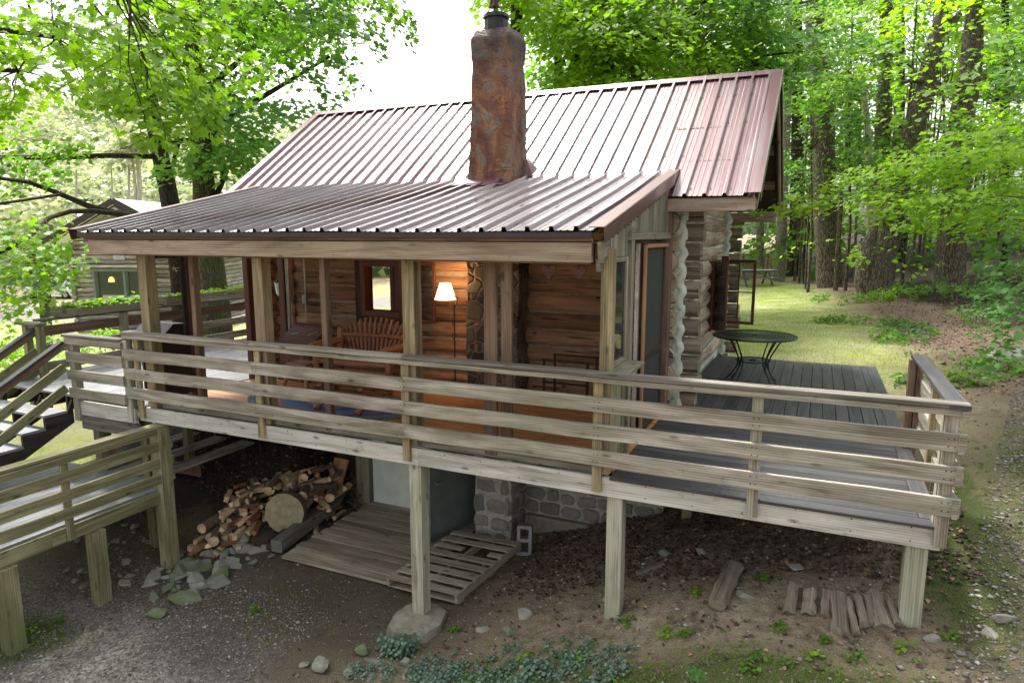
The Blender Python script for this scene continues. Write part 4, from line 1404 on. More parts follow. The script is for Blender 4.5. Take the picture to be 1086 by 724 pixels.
# ================================================================== PORCH FURNITURE
bench = thing('log_bench', 'red brown log bench with fan shaped slatted back against the porch wall', 'bench', (-5.95, 2.2, .03))
for k in range(14):
    t = (k - 6.5) / 6.5
    xb = -5.93 + t * .40; xt = -5.93 + t * .62
    zt = 1.02 - .16 * t * t
    mb = MB(); mb.tube([(xb, 2.42, .44), ((xb + xt) / 2, 2.47, .72), (xt, 2.55, zt)], [.022, .026, .024], 8)
    mb.build('back_slat', 'chair', bench, smooth=True)
one(lambda mb: [mb.tube([(-6.55, 1.88 + .09 * k, .44), (-5.95, 1.88 + .09 * k, .425), (-5.32, 1.88 + .09 * k, .44)], .042, 8, .04) for k in range(7)], 'seat', 'chair', bench, smooth=True)
for sx in (-6.56, -5.30):
    one(lambda mb: mb.tube([(sx, 1.86, .04), (sx, 1.86, .64)], .05, 8, .05), 'leg', 'chair', bench, smooth=True)
    one(lambda mb: mb.tube([(sx, 2.40, .04), (sx, 2.44, .85)], .05, 8, .05), 'leg', 'chair', bench, smooth=True)
    one(lambda mb: mb.tube([(sx, 1.76, .67), (sx, 2.50, .66)], [.055, .05], 8, .05), 'armrest', 'chair', bench, smooth=True)
one(lambda mb: (mb.tube([(-6.56, 2.45, .74), (-5.93, 2.47, .76), (-5.30, 2.45, .74)], .035, 8, .05), mb.tube([(-6.56, 1.86, .30), (-5.30, 1.86, .30)], .045, 8, .05)), 'rail', 'chair', bench, smooth=True)

tb = thing('log_table', 'low rustic log table with crossed legs standing on the braided rug', 'table', (-5.35, 1.15, .045))
one(lambda mb: [mb.tube([(-5.80, .90 + .1 * k, .42), (-4.95, .90 + .1 * k, .42)], .05, 8, .05) for k in range(6)], 'tabletop', 'chair', tb, smooth=True)
for x in (-5.68, -5.05):
    for a, b in (((x, .78, .06), (x, 1.42, .37)), ((x, 1.50, .06), (x, .88, .37))):
        one(lambda mb: mb.tube([a, b], .038, 8, .05), 'leg', 'chair', tb, smooth=True)
one(lambda mb: mb.tube([(-5.7, 1.14, .22), (-5.03, 1.14, .22)], .03, 8, .05), 'stretcher', 'chair', tb, smooth=True)
st2 = thing('log_footstool', 'small log stool with a slanted leg beside the maroon bin', 'stool', (-6.75, 1.85, .03))
one(lambda mb: [mb.tube([(-6.98, 1.72 + .085 * k, .36), (-6.62, 1.72 + .085 * k, .36)], .042, 8, .05) for k in range(4)], 'seat', 'chair', st2, smooth=True)
for a, b in (((-7.02, 1.66, .05), (-6.92, 1.75, .33)), ((-6.58, 1.66, .05), (-6.68, 1.75, .33)), ((-7.02, 2.04, .05), (-6.92, 1.95, .33)), ((-6.58, 2.04, .05), (-6.68, 1.95, .33))):
    one(lambda mb: mb.tube([a, b], .032, 8, .05), 'leg', 'chair', st2, smooth=True)

bin_ = thing('wooden_bin', 'maroon wooden bin with slanted lid standing in the porch corner', 'bin', (-7.2, 2.35, .03))
one(lambda mb: mb.prism([(-7.48, 2.12, .06), (-7.48, 2.60, .06), (-7.48, 2.60, .80), (-7.48, 2.12, .58)], (.56, 0, 0)), 'bin_body', 'maroon', bin_)
one(lambda mb: mb.board((-7.55, 2.35, .715), (-6.87, 2.35, .715), .60, .025, (0, -.45, 1)), 'lid', 'maroon', bin_)
one(lambda mb: mb.box(-7.52, 2.08, .03, -6.88, 2.64, .07), 'base', 'maroon', bin_)
one(lambda mb: (mb.board((-7.40, 2.30, .708), (-7.30, 2.36, .735), .02, .006, (0, -.45, 1)), mb.board((-7.08, 2.30, .708), (-6.99, 2.42, .76), .02, .006, (0, -.45, 1))), 'hinge', 'silver', bin_)

lamp = thing('floor_lamp', 'lit wrought iron floor lamp with cream shade and curled arm on the porch', 'lamp', (-4.66, 2.58, .03))
lx, ly = -4.66, 2.58
one(lambda mb: (mb.tube([(lx, ly, .06), (lx, ly, 1.22), (lx - .01, ly, 1.29), (lx - .06, ly - .01, 1.32), (lx - .12, ly - .02, 1.27), (lx - .13, ly - .02, 1.24)], .010, 8), mb.tube([(lx, ly, 1.2), (lx + .05, ly, 1.30), (lx + .06, ly, 1.36), (lx + .02, ly, 1.38), (lx + .0, ly, 1.34)], .007, 6), mb.tube([(lx, ly, .75), (lx - .04, ly, .80), (lx - .03, ly, .85)], .006, 6), mb.tube([(lx, ly, .95), (lx - .04, ly, 1.0), (lx - .03, ly, 1.05)], .006, 6)), 'pole', 'rustiron', lamp, smooth=True)
for k in range(3):
    a = k * 2.094 + .3
    one(lambda mb: mb.tube([(lx, ly, .12), (lx + .1 * cos(a), ly + .1 * sin(a), .15), (lx + .19 * cos(a), ly + .19 * sin(a), .06), (lx + .22 * cos(a), ly + .22 * sin(a), .035)], .009, 6), 'foot', 'rustiron', lamp, smooth=True)
def shade(mb):
    cx, cy = lx - .13, ly - .02
    n = 24
    for k in range(n):
        a0_, a1_ = 2 * pi * k / n, 2 * pi * (k + 1) / n
        mb.poly([(cx + .155 * cos(a0_), cy + .155 * sin(a0_), 1.33), (cx + .155 * cos(a1_), cy + .155 * sin(a1_), 1.33), (cx + .08 * cos(a1_), cy + .08 * sin(a1_), 1.56), (cx + .08 * cos(a0_), cy + .08 * sin(a0_), 1.56)])
shd = one(shade, 'lamp_shade', 'shade', lamp)
one(lambda mb: mb.tube([(lx - .13, ly - .02, 1.24), (lx - .13, ly - .02, 1.36)], .02, 10), 'bulb_holder', 'rustiron', lamp, smooth=True)
pd = bpy.data.lights.new('lamp_light', 'POINT')
pd.energy = 9
pd.color = (1.0, .62, .30)
pd.shadow_soft_size = .05
po = bpy.data.objects.new('lamp_light', pd); C.objects.link(po)
po.location = (lx - .13, ly - .02, 1.60)
po.parent = lamp; po.location = Vector(po.location) - Vector(lamp.location)

rug = thing('braided_rug', 'oval braided rug in blue, mauve and grey rings on the porch floor', 'rug', (-5.75, 1.2, .03))
def rugm(mb):
    n = 48
    pts = [(1.32 * cos(2 * pi * k / n), .70 * sin(2 * pi * k / n)) for k in range(n)]
    mb.prism([(-5.75 + x, 1.2 + y, .031) for x, y in pts], (0, 0, .014))
ro = one(rugm, 'rug_mat', 'rug', rug)

wl_ = thing('wall_lantern', 'grey green wall lantern by the downpipe in the porch corner', 'lantern', (-8.05, 2.85, 1.4))
one(lambda mb: (mb.tube([(-8.05, 2.78, 1.27), (-8.05, 2.78, 1.46)], [.05, .075], 8), mb.tube([(-8.05, 2.78, 1.24), (-8.05, 2.78, 1.27)], [.02, .05], 8)), 'lantern_glass', 'whitepaint', wl_)
one(lambda mb: (mb.tube([(-8.05, 2.78, 1.46), (-8.05, 2.78, 1.53)], [.09, .02], 8), mb.tube([(-8.05, 2.78, 1.5), (-8.05, 2.92, 1.5), (-8.05, 2.97, 1.42)], .01, 6), mb.board((-8.05, 2.98, 1.34), (-8.05, 2.98, 1.5), .08, .02, (0, 1, 0))), 'bracket', 'iron', wl_)
lstand = thing('luggage_stand', 'thin dark wooden stand against the log wall near the screen door', 'stand', (-2.9, 2.6, .03))
for xx in (-3.22, -2.62):
    one(lambda mb: (mb.box(xx - .015, 2.40, .03, xx + .015, 2.43, .62), mb.box(xx - .015, 2.80, .03, xx + .015, 2.83, .62)), 'leg', 'darkwood', lstand)
for yy_ in (2.39, 2.81):
    for z in (.30, .60):
        bx('rail', 'darkwood', lstand, -3.24, yy_, z, -2.60, yy_ + .03, z + .025)
def heart(mb, cx, y, cz, s):
    pts = []
    for k in range(24):
        t = 2 * pi * k / 24
        pts.append((cx + s * 16 * sin(t) ** 3 / 17, y, cz + s * (13 * cos(t) - 5 * cos(2 * t) - 2 * cos(3 * t) - cos(4 * t)) / 17))
    mb.prism(pts, (0, .02, 0))
for i, (u, v, txt) in enumerate(((582, 288, 'dark red heart hanging under the porch beam nearer the stone breast'), (614, 288, 'dark red heart hanging under the porch beam nearer the corner post'))):
    p = onY(u, v, .35)
    h = thing('heart_ornament', txt, 'ornament', (p.x, .36, p.z), 'hanging hearts')
    one(lambda mb: heart(mb, p.x, .35, p.z, .075), 'heart', 'maroon', h)
    one(lambda mb: mb.tube([(p.x, .36, p.z + .03), (p.x, .36, 2.05)], .003, 5), 'string', 'rustiron', h)

grill = thing('barbecue_grill', 'black covered barbecue grill on the landing behind the storm door', 'grill', (-8.5, 1.0, .03))
one(lambda mb: (mb.prism([(-8.85, .75, .72), (-8.85, 1.2, .72), (-8.85, 1.22, .85), (-8.85, 1.1, .98), (-8.85, .88, 1.0), (-8.85, .73, .88)], (.62, 0, 0))), 'hood', 'black', grill)
one(lambda mb: (mb.box(-8.83, .77, .62, -8.25, 1.18, .718), mb.box(-9.15, .80, .70, -8.86, 1.15, .73)), 'firebox', 'black', grill)
for px_, py_ in ((-8.80, .80), (-8.28, .80), (-8.80, 1.15), (-8.28, 1.15)):
    one(lambda mb: mb.box(px_ - .02, py_ - .02, .03, px_ + .02, py_ + .02, .62), 'leg', 'black', grill)
one(lambda mb: mb.box(-8.80, .80, .20, -8.28, 1.15, .24), 'shelf', 'black', grill)

# patio table
pt = thing('patio_table', 'round black wrought iron patio table on the grey side deck', 'table', (-.79, 4.70, .03))
def ttop(mb):
    n = 48
    R = .585
    pts = [(R * cos(2 * pi * k / n), R * sin(2 * pi * k / n)) for k in range(n)]
    # lattice top: rings and spokes with a solid rim
    cx, cy = -.79, 4.70
    mb.tube([(cx + R * cos(2 * pi * k / n), cy + R * sin(2 * pi * k / n), .765) for k in range(n + 1)], .014, 6, caps=False)
    for r in np.arange(.05, R, .042):
        m = max(10, int(r * 60))
        for k in range(m):
            a0_, a1_ = 2 * pi * k / m, 2 * pi * (k + 1) / m
            mb.poly([(cx + r * cos(a0_), cy + r * sin(a0_), .772), (cx + (r + .028) * cos(a0_), cy + (r + .028) * sin(a0_), .772), (cx + (r + .028) * cos(a1_), cy + (r + .028) * sin(a1_), .772), (cx + r * cos(a1_), cy + r * sin(a1_), .772)])
    for k in range(36):
        a = 2 * pi * k / 36
        mb.board((cx + .05 * cos(a), cy + .05 * sin(a), .764), (cx + R * cos(a), cy + R * sin(a), .764), .022, .008)
one(ttop, 'table_top', 'iron', pt)
for k in range(4):
    a = pi / 4 + k * pi / 2 + .15
    def leg(mb):
        for da in (-.13, .13):
            c_, s_ = cos(a + da), sin(a + da)
            mb.tube([(-.79 + r * c_, 4.7 + r * s_, z) for r, z in ((.46, .76), (.40, .68), (.30, .52), (.25, .40), (.27, .28), (.36, .14), (.46, .045))], .011, 7)
    one(leg, 'leg', 'iron', pt, smooth=True)
one(lambda mb: (mb.tube([(-.79 + .25 * cos(t), 4.7 + .25 * sin(t), .40) for t in np.linspace(0, 2 * pi, 25)], .010, 6, caps=False), mb.tube([(-.79 + .05 * cos(t), 4.7 + .05 * sin(t), .40) for t in np.linspace(0, 2 * pi, 13)], .012, 6, caps=False), mb.board((-1.03, 4.7, .40), (-.55, 4.7, .40), .02, .008), mb.board((-.79, 4.46, .40), (-.79, 4.94, .40), .02, .008)), 'stretcher', 'iron', pt)

# ================================================================== GROUND OBJECTS
plat = thing('plank_platform', 'weathered plank platform on the ground before the basement door', 'platform', (-5.4, 1.75, -2.1))
def platm(mb):
    y = .78
    while y < 2.74:
        w_ = .15
        mb.board((-6.33 + .12 * (y - .78) * 0 + random.uniform(-.03, .03), y, -2.03), (-4.32 - .0 * y, y, -2.03 + random.uniform(-.006, .006)), w_, .035); y += w_ + .012
one(platm, 'plank', 'platform', plat)
one(lambda mb: [mb.box(x, .75, -2.2, x + .08, 2.72, -2.05) for x in (-6.2, -5.3, -4.5)], 'bearer', 'darkwood', plat)
# pallet
pal = thing('wooden_pallet', 'grey shipping pallet lying tilted beside the round concrete footing', 'pallet', (-4.0, 1.4, -2.05))
PA, PB, PC = Vector((-4.55, .62, -2.0)), Vector((-3.50, .50, -1.92)), Vector((-4.38, 2.05, -1.94))
ux, uy = (PB - PA), (PC - PA)
un = ux.cross(uy).normalized()
def PP(a, b, h=0): return PA + ux * a + uy * b + un * h
for k in range(8):
    if k == 5:
        for a, b in ((0, .42), (.80, 1)): bd('slat', 'platform', pal, PP(a, .04 + k * .13, .1), PP(b, .04 + k * .13, .1), .10, .018, un)
    else: bd('slat', 'platform', pal, PP(0, .04 + k * .13, .1), PP(1, .04 + k * .13, .1), .115, .018, un)
for a in (.02, .5, .98): bd('runner', 'platform', pal, PP(a, 0, .045), PP(a, 1, .045), .038, .088, un)
for b in (.05, .5, .95): bd('slat', 'platform', pal, PP(0, b, -.012), PP(1, b, -.012), .1, .018, un)

foot = rocky('concrete_footing', 'concrete', None, -4.09, -.28, -2.3, -3.45, .40, -1.92, .06, .08, lambda x, y, z: ((-3.77 + (x + 3.77) * (1 - .28 * abs(y - .05) / .37) * (1.06 if z < -2.0 else .95)), (.05 + (y - .05) * (1 - .28 * abs(x + 3.77) / .35))), loc=(-3.77, .05, -2.2))
tag(foot, 'lumpy round concrete footing under the middle deck post', 'footing')
cb = thing('cinder_block', 'grey cinder block leaning on end against the stone foundation', 'block', (-3.28, 2.05, -1.9))
def cbm(mb):
    n = Vector((.28, -.92, .18)).normalized()
    u_ = Vector((.95, .29, 0)).normalized(); v_ = n.cross(u_).normalized()
    if v_.z < 0: v_ = -v_
    O = Vector((-3.42, 2.0, -1.97))
    def b(a0_, a1_, b0, b1): mb.board(O + u_ * ((a0_ + a1_) / 2) + v_ * b0, O + u_ * ((a0_ + a1_) / 2) + v_ * b1, .19, a1_ - a0_, u_)
    b(0, .042, 0, .39); b(.153, .195, 0, .39)
    for q in (0, .172, .345):
        mb.board(O + u_ * .043 + v_ * (q + .0225), O + u_ * .152 + v_ * (q + .0225), .19, .045, v_)
one(cbm, 'block_body', 'cinder', cb)

def disc(name, label, c, n, r, th, mat_face, mat_side, cat='log', group=None):
    c, n = Vector(c), Vector(n).normalized()
    e = thing(name, label, cat, c, group)
    mb = MB()
    mb.cur = 0
    mb.tube([c - n * th / 2, c + n * th / 2], [r, r * .99], 26, .035)
    k = len(mb.f)
    mb.mi = [1] * (k - 2) + [0, 0]
    mb.build('log_slice', [mat_face, mat_side], e)
    return e
disc('log_round', 'big round sawn log slice standing on edge by the firewood pile', (-6.86, 1.42, -1.76), (.38, -.9, .18), .285, .2, 'slice', 'firebark')
disc('log_round', 'low round stump lying flat behind the open basement door', (-4.05, 2.55, -2.02), (0.02, 0, 1), .21, .16, 'slice', 'firebark')
lb = thing('leaning_board', 'orange brown board leaning upright beside the basement door frame', 'board', (-6.75, 2.55, -1.8))
one(lambda mb: mb.board((-6.80, 2.38, -1.78), (-6.78, 2.62, -1.32), .27, .04, (0, 1, .4)), 'plank', 'orangewood', lb)
bm_ = thing('timber_beam', 'long dark squared timber edging the plank platform', 'timber', (-6.6, 1.7, -2.0))
one(lambda mb: mb.board((-6.52, .84, -1.98), (-6.78, 2.75, -1.93), .17, .17), 'beam', 'cap', bm_)
bm2 = thing('timber_beam', 'thin dark timber lying outside the long squared timber', 'timber', (-6.75, 1.4, -2.05))
one(lambda mb: mb.board((-6.70, .88, -2.03), (-6.98, 2.6, -1.99), .09, .12), 'beam', 'darkwood', bm2)

# firewood: a few split shapes, copied
protos = []
def splitlog(kind, r, L):
    mb = MB()
    if kind == 0: prof = [(0, 0), (r, .15 * r), (.85 * r, .8 * r), (.3 * r, 1.1 * r)]
    elif kind == 1: prof = [(-.6 * r, -.45 * r), (.65 * r, -.5 * r), (.6 * r, .45 * r), (-.5 * r, .55 * r)]
    elif kind == 2: prof = [(-r, 0), (-.7 * r, -.55 * r), (0, -.75 * r), (.7 * r, -.5 * r), (r, .05 * r), (0, .15 * r)]
    else: prof = [(r * cos(a), r * sin(a)) for a in np.linspace(0, 2 * pi, 9)[:-1]]
    n = len(prof)
    mb.v = [Vector((p * random.uniform(.93, 1.07), -L / 2 + random.uniform(-.01, .01), q * random.uniform(.93, 1.07))) for p, q in prof] + [Vector((p * random.uniform(.9, 1.1), L / 2, q * random.uniform(.9, 1.1))) for p, q in prof]
    for i in range(n):
        j = (i + 1) % n
        mb.face((i, j, n + j, n + i), [(0, 0), (.1, 0), (.1, L), (0, L)])
    mb.face(list(range(n - 1, -1, -1)), [(p, q) for p, q in prof[::-1]]); mb.face([n + i for i in range(n)], prof)
    if kind in (0, 2, 3): mb.mi = [1 if (kind == 3 or (kind == 0 and i in (1, 2)) or (kind == 2 and i < 4)) else 0 for i in range(n)] + [0, 0]
    return mb
wood_labels_done = [0]
pl_mesh = []
for i in range(10):
    mb = splitlog((0, 1, 2, 3, 0, 1, 2, 0, 1, 0)[i], random.uniform(.05, .078), random.uniform(.30, .42))
    o = mb.build('firewood_log', ['firered' if i in (4, 8) else 'firewood', 'firebark'], None)
    pl_mesh.append(o)
used = set()
cnt = 0
def put_log(x, y, z, rz, rx, ry):
    global cnt
    if z > -1.45 + .12 * (x + 7.2) or (abs(x + 6.86) < .36 and y < 1.62 and y > .9): return
    i = random.randrange(10)
    if i not in used:
        o = pl_mesh[i]; used.add(i)
    else:
        o = pl_mesh[i].copy(); C.objects.link(o)
    o.location = (x, y, z)
    o.rotation_euler = (rx, ry, rz)
    tag(o, 'split firewood log lying in the pile under the deck', 'firewood', 'split firewood in the heap under the deck')
    cnt += 1
for layer in range(5):
    for ix in range(15):
        for iy in range(5):
            x = -7.72 + ix * .10 + random.uniform(-.035, .035) + (layer % 2) * .05
            front_y = .38 + max(0, (x + 7.67)) * .85
            y = front_y + .12 + iy * .36 + random.uniform(-.06, .06) + layer * .17
            if y > 2.45 or x > -6.55: continue
            if x > -7.0 and .95 < y < 1.75 and layer < 6: continue
            hmax = .13 + .24 * min(1, (y - front_y) / .8)
            if layer * .082 > hmax: continue
            put_log(x, y, g1(x, y) + .05 + layer * .080, random.gauss(.25, .5), random.gauss(0, .16), random.uniform(-3, 3))
for k in range(16):
    x, y = random.uniform(-7.7, -7.0), random.uniform(1.2, 1.9)
    put_log(x, y, g1(x, y) + random.uniform(.28, .38), random.uniform(-1.4, 1.4), random.gauss(0, .3), random.uniform(-3, 3))
for i in range(10):
    if i not in used: bpy.data.objects.remove(pl_mesh[i])

# rocks
rockn = 0
import bmesh
import mathutils.noise as mn
def rock(x, y, sx, sy, sz, rz, mat, label, name='rock', sink=.35, group=None, dz=0.0, seed=None):
    global rockn
    rockn += 1
    seed = rockn * 3.7 if seed is None else seed
    bm = bmesh.new()
    bmesh.ops.create_icosphere(bm, subdivisions=3, radius=1)
    planes = []
    rr = random.Random(int(seed * 10))
    for _ in range(10):
        v = Vector((rr.gauss(0, 1), rr.gauss(0, 1), rr.gauss(0, 1))).normalized()
        planes.append((v, rr.uniform(.34, .66)))
    for vtx in bm.verts:
        p = vtx.co.copy()
        for n_, d_ in planes:
            q = p.dot(n_)
            if q > d_: p -= n_ * (q - d_)
        p += p.normalized() * .05 * mn.noise(p * 3 + Vector((seed, 0, 0)))
        vtx.co = Vector((p.x * sx, p.y * sy, p.z * sz)) * 1.12
    me = bpy.data.meshes.new(name); bm.to_mesh(me); bm.free()
    me.materials.append(M[mat])
    o = bpy.data.objects.new(name, me); C.objects.link(o)
    o.location = (x, y, g1(x, y) + sz * (1 - sink) * .6 + dz)
    o.rotation_euler = (rr.uniform(-.15, .15), rr.uniform(-.15, .15), rz)
    tag(o, label, 'rock', group)
    return o
def gp(u, v, it=25):
    """ground point seen at pixel (u,v)"""
    r = at(u, v, 1) - CAMPOS
    lo, hi = 2.0, 120.0
    t = lo
    while t < hi:
        p = CAMPOS + r * t
        if p.z < g1(p.x, p.y): break
        t += max(.03, t * .01)
    return CAMPOS + r * t
STONES = [(205,608,.20,.16,.12,'rockmoss','blocky moss topped stone, largest in the heap by the mossy corner post'),
 (232,622,.22,.13,.09,'rock','flat pale stone in front of the moss topped block'),(192,640,.24,.13,.08,'rockmoss','bright mossy slab at the lower end of the stone heap'),
 (165,655,.17,.09,.06,'rockmoss','thin mossy stone nearest the gravel at the heap end')]
for (u, v, a, b, c_, m_, lb_) in STONES:
    p = gp(u, v); rock(p.x, p.y, a, b, c_, random.uniform(-.5, .9), m_, lb_)
for k in range(58):
    u = random.gauss(216, 28); v = 606 + random.gauss(0, 13) + (216 - u) * .35
    p = gp(u, v); s = random.uniform(.05, .145)
    rock(p.x, p.y, s * random.uniform(1, 1.5), s, s * .6, random.uniform(0, 3), random.choice(['rock', 'rock', 'rockmoss']), 'small broken stone in the heap between deck post and firewood', group='small stones heaped by the firewood')
for k in range(40):
    p = gp(random.uniform(60, 190), random.uniform(560, 625)); s = random.uniform(.025, .07)
    if p.x > -6.3: continue
    rock(p.x, p.y, s * 1.4, s, s * .6, random.uniform(0, 3), 'rock', 'small loose stone on the dark soil under the lower deck', group='loose stones under the lower deck')
FRONT = [(340,708,.16,.10,.10,'rock','dark angular rock standing at the bottom edge of the yard'),(322,706,.07,.06,.05,'rock','small pale stone left of the dark angular rock'),
 (383,694,.11,.08,.07,'rockmoss','mossy rounded stone just left of the concrete footing'),(398,703,.15,.07,.04,'rock','flat brown stone in front of the mossy rounded stone'),
 (430,704,.13,.08,.05,'rock','flat stone among the blue green plants below the footing'),(372,714,.09,.07,.05,'rock','flat grey stone beside the dark angular rock'),
 (556,655,.10,.08,.06,'rock','half buried tan stone on the dirt slope, upper one'),(541,672,.10,.07,.05,'rockmoss','half buried mossy stone low on the dirt slope'),
 (511,672,.09,.07,.04,'rock','half buried stone beside the pallet end of the slope'),
 (988,683,.06,.05,.04,'rock','pale round stone right of the end deck post'),(1050,678,.09,.06,.04,'rock','flat grey stone in the gravel near the right edge'),
 (1066,662,.13,.05,.04,'rock','long grey green stone lying in the gravel by the right edge'),(706,590,.10,.07,.05,'rock','dark stone in the shade under the deck, left one'),
 (745,588,.10,.06,.05,'rock','dark stone in the shade under the deck, right one'),(843,606,.08,.06,.04,'rock','dark stone in the shade above the split log row'),
 (790,632,.12,.06,.03,'rock','flat pale stone behind the twisted rotten log'),(1075,383,.40,.2,.14,'rock','long flat boulder under the leaves at the right edge'),
 (1052,292,.55,.4,.28,'rock','pale grey boulder on the forest slope by the right edge')]
for (u, v, a, b, c_, m_, lb_) in FRONT:
    p = gp(u, v); rock(p.x, p.y, a, b, c_, random.uniform(-.4, .4), m_, lb_, seed=u * .37)

# short rotten logs set in a row
def oldlog(name, a, b, w0, w1, th, label, group=None):
    a, b = Vector(a), Vector(b)
    e = MB()
    d = (b - a).normalized(); side = d.cross(Vector((0, 0, 1))).normalized(); up = side.cross(d)
    K = 5; n = 8
    u0 = random.uniform(0, 40)
    for k in range(K + 1):
        t = k / K
        w_ = w0 + (w1 - w0) * t
        for i in range(n):
            an = 2 * pi * i / n + .3
            jit = random.uniform(.8, 1.15)
            e.v.append(a.lerp(b, t) + d * (random.uniform(-.025, .025) if k in (0, K) else 0) + side * (cos(an) * w_ / 2 * jit) + up * (sin(an) * th / 2 * jit))
    for k in range(K):
        for i in range(n):
            j = (i + 1) % n; A = k * n
            e.face((A + i, A + j, A + n + j, A + n + i), [(u0 + k * .08, i * .05), (u0 + k * .08, i * .05 + .05), (u0 + k * .08 + .08, i * .05 + .05), (u0 + k * .08 + .08, i * .05)])
    e.face(range(n - 1, -1, -1), [(u0, i * .05) for i in range(n)]); e.face([K * n + i for i in range(n)], [(u0, i * .05) for i in range(n)])
    o = e.build(name, 'oldlog', None, loc=(a + b) / 2)
    tag(o, label, 'log', group)
    return o
ROW = [((836, 655), (846, 618), .09, 'pale split log at the left end of the row'), ((856, 656), (862, 630), .10, 'short square ended brown log, second in the row'), ((875, 658), (880, 632), .08, 'narrow short log, third in the row'),
 ((892, 676), (893, 628), .13, 'wide tall split log, broadest of the row'), ((908, 676), (900, 636), .05, 'thin dark sliver of log leaning in the row'), ((917, 668), (909, 636), .07, 'slim brown log right of the thin sliver'),
 ((926, 667), (922, 632), .07, 'slim dark log mostly behind the pointed one'), ((938, 670), (928, 624), .12, 'tall pointed pale log near the end post'), ((952, 668), (944, 636), .06, 'dark slanting log closest to the end post')]
for (f0, f1, w_, lb_) in ROW:
    A_ = gp(*f0)
    ang = math.atan2(f1[0] - f0[0], f0[1] - f1[1]) - .12
    L = (f0[1] - f1[1]) * .0095
    B_ = A_ + Vector((sin(ang * .45) * L * 1.0, L * .8, 0)); B_.z = g1(B_.x, B_.y) + .09; A_.z += .03
    oldlog('split_log', A_, B_, w_ * 1.25, w_ * 1.05, .11, lb_, 'short split logs set in a row')
A_ = gp(760, 648); B_ = gp(778, 608); A_.z += .06; B_.z += .08
oldlog('rotten_log', A_, B_, .16, .20, .12, 'twisted weathered grey log on the dirt slope under the deck')
A_ = gp(676, 612); B_ = gp(704, 600); A_.z += .03; B_.z += .03
oldlog('rotten_log', A_, B_, .12, .10, .06, 'small reddish piece of bark behind the middle right deck post')

# ================================================================== SCATTER (stuff)
def fan_mesh(name, P, N, T, S, tmpl, mat, par=None, fold=0.0, jz=0.0):
    """many small leaf shapes: P position, N normal, T direction, S size; tmpl outline in 2-D"""
    P, N, T, S = (np.asarray(a, float) for a in (P, N, T, S))
    N = N / np.linalg.norm(N, axis=1, keepdims=True)
    T = T - N * (T * N).sum(1, keepdims=True)
    T = T / np.maximum(np.linalg.norm(T, axis=1, keepdims=True), 1e-6)
    B = np.cross(N, T)
    tm = np.array(tmpl)
    k = len(tm)
    n = len(P)
    V = (P[:, None, :] + (tm[None, :, 0, None] * B[:, None, :] + tm[None, :, 1, None] * T[:, None, :] + (fold * np.abs(tm[None, :, 0, None]) - jz * tm[None, :, 1, None] ** 2) * N[:, None, :]) * S[:, None, None])
    F = np.arange(n * k).reshape(n, k)
    me = bpy.data.meshes.new(name)
    fast_mesh(me, V.reshape(-1, 3), F)
    me.materials.append(M[mat])
    o = bpy.data.objects.new(name, me)
    C.objects.link(o)
    if par:
        o.parent = par
        me.transform(Matrix.Translation(-parent_world(par)))
    return o
LEAF_NEAR = [(.05, -.35), (.30, -.42), (.22, -.2), (.52, -.12), (.36, .04), (.44, .32), (.18, .2), (0, .58), (-.18, .2), (-.44, .32), (-.36, .04), (-.52, -.12), (-.22, -.2), (-.30, -.42), (-.05, -.35)]
LEAF_MID = [(0, -.45), (.5, -.15), (.33, .25), (0, .55), (-.33, .25), (-.5, -.15)]
LEAF_FAR = [(0, -.5), (.45, 0), (0, .55), (-.45, 0)]

def scatter_ground(n, region, slope=.35):
    """region(rng,n)->x,y"""
    x, y = region(n)
    z = gz(x, y)
    N = np.stack([RNG.normal(0, slope, len(x)), RNG.normal(0, slope, len(x)), np.ones(len(x))], 1)
    a = RNG.uniform(0, 2 * pi, len(x))
    T = np.stack([np.cos(a), np.sin(a), np.zeros(len(x))], 1)
    return np.stack([x, y, z], 1), N, T
def rect(x0, x1, y0, y1): return lambda n: (RNG.uniform(x0, x1, n), RNG.uniform(y0, y1, n))
def cat(*rs):
    P = np.concatenate([r[0] for r in rs]); N = np.concatenate([r[1] for r in rs]); T = np.concatenate([r[2] for r in rs])
    return P, N, T
# leaf litter
P_, N_, T_ = cat(scatter_ground(5200, rect(-3.2, 1.5, .75, 3.0)), scatter_ground(650, rect(-3.3, 1.4, -1.5, .8)), scatter_ground(330, rect(1.1, 3.4, -1, 6)), scatter_ground(14000, rect(1.6, 9, 6, 22)), scatter_ground(4500, rect(-9.8, -6.8, 1.3, 2.9)), scatter_ground(110, rect(-7.5, -3.4, -2, .5)))
P_[:, 2] += .012
li = fan_mesh('leaf_litter', P_, N_, T_, RNG.uniform(.02, .055, len(P_)), LEAF_MID, 'litter', None, .25, .2)
tag(li, kind='stuff')
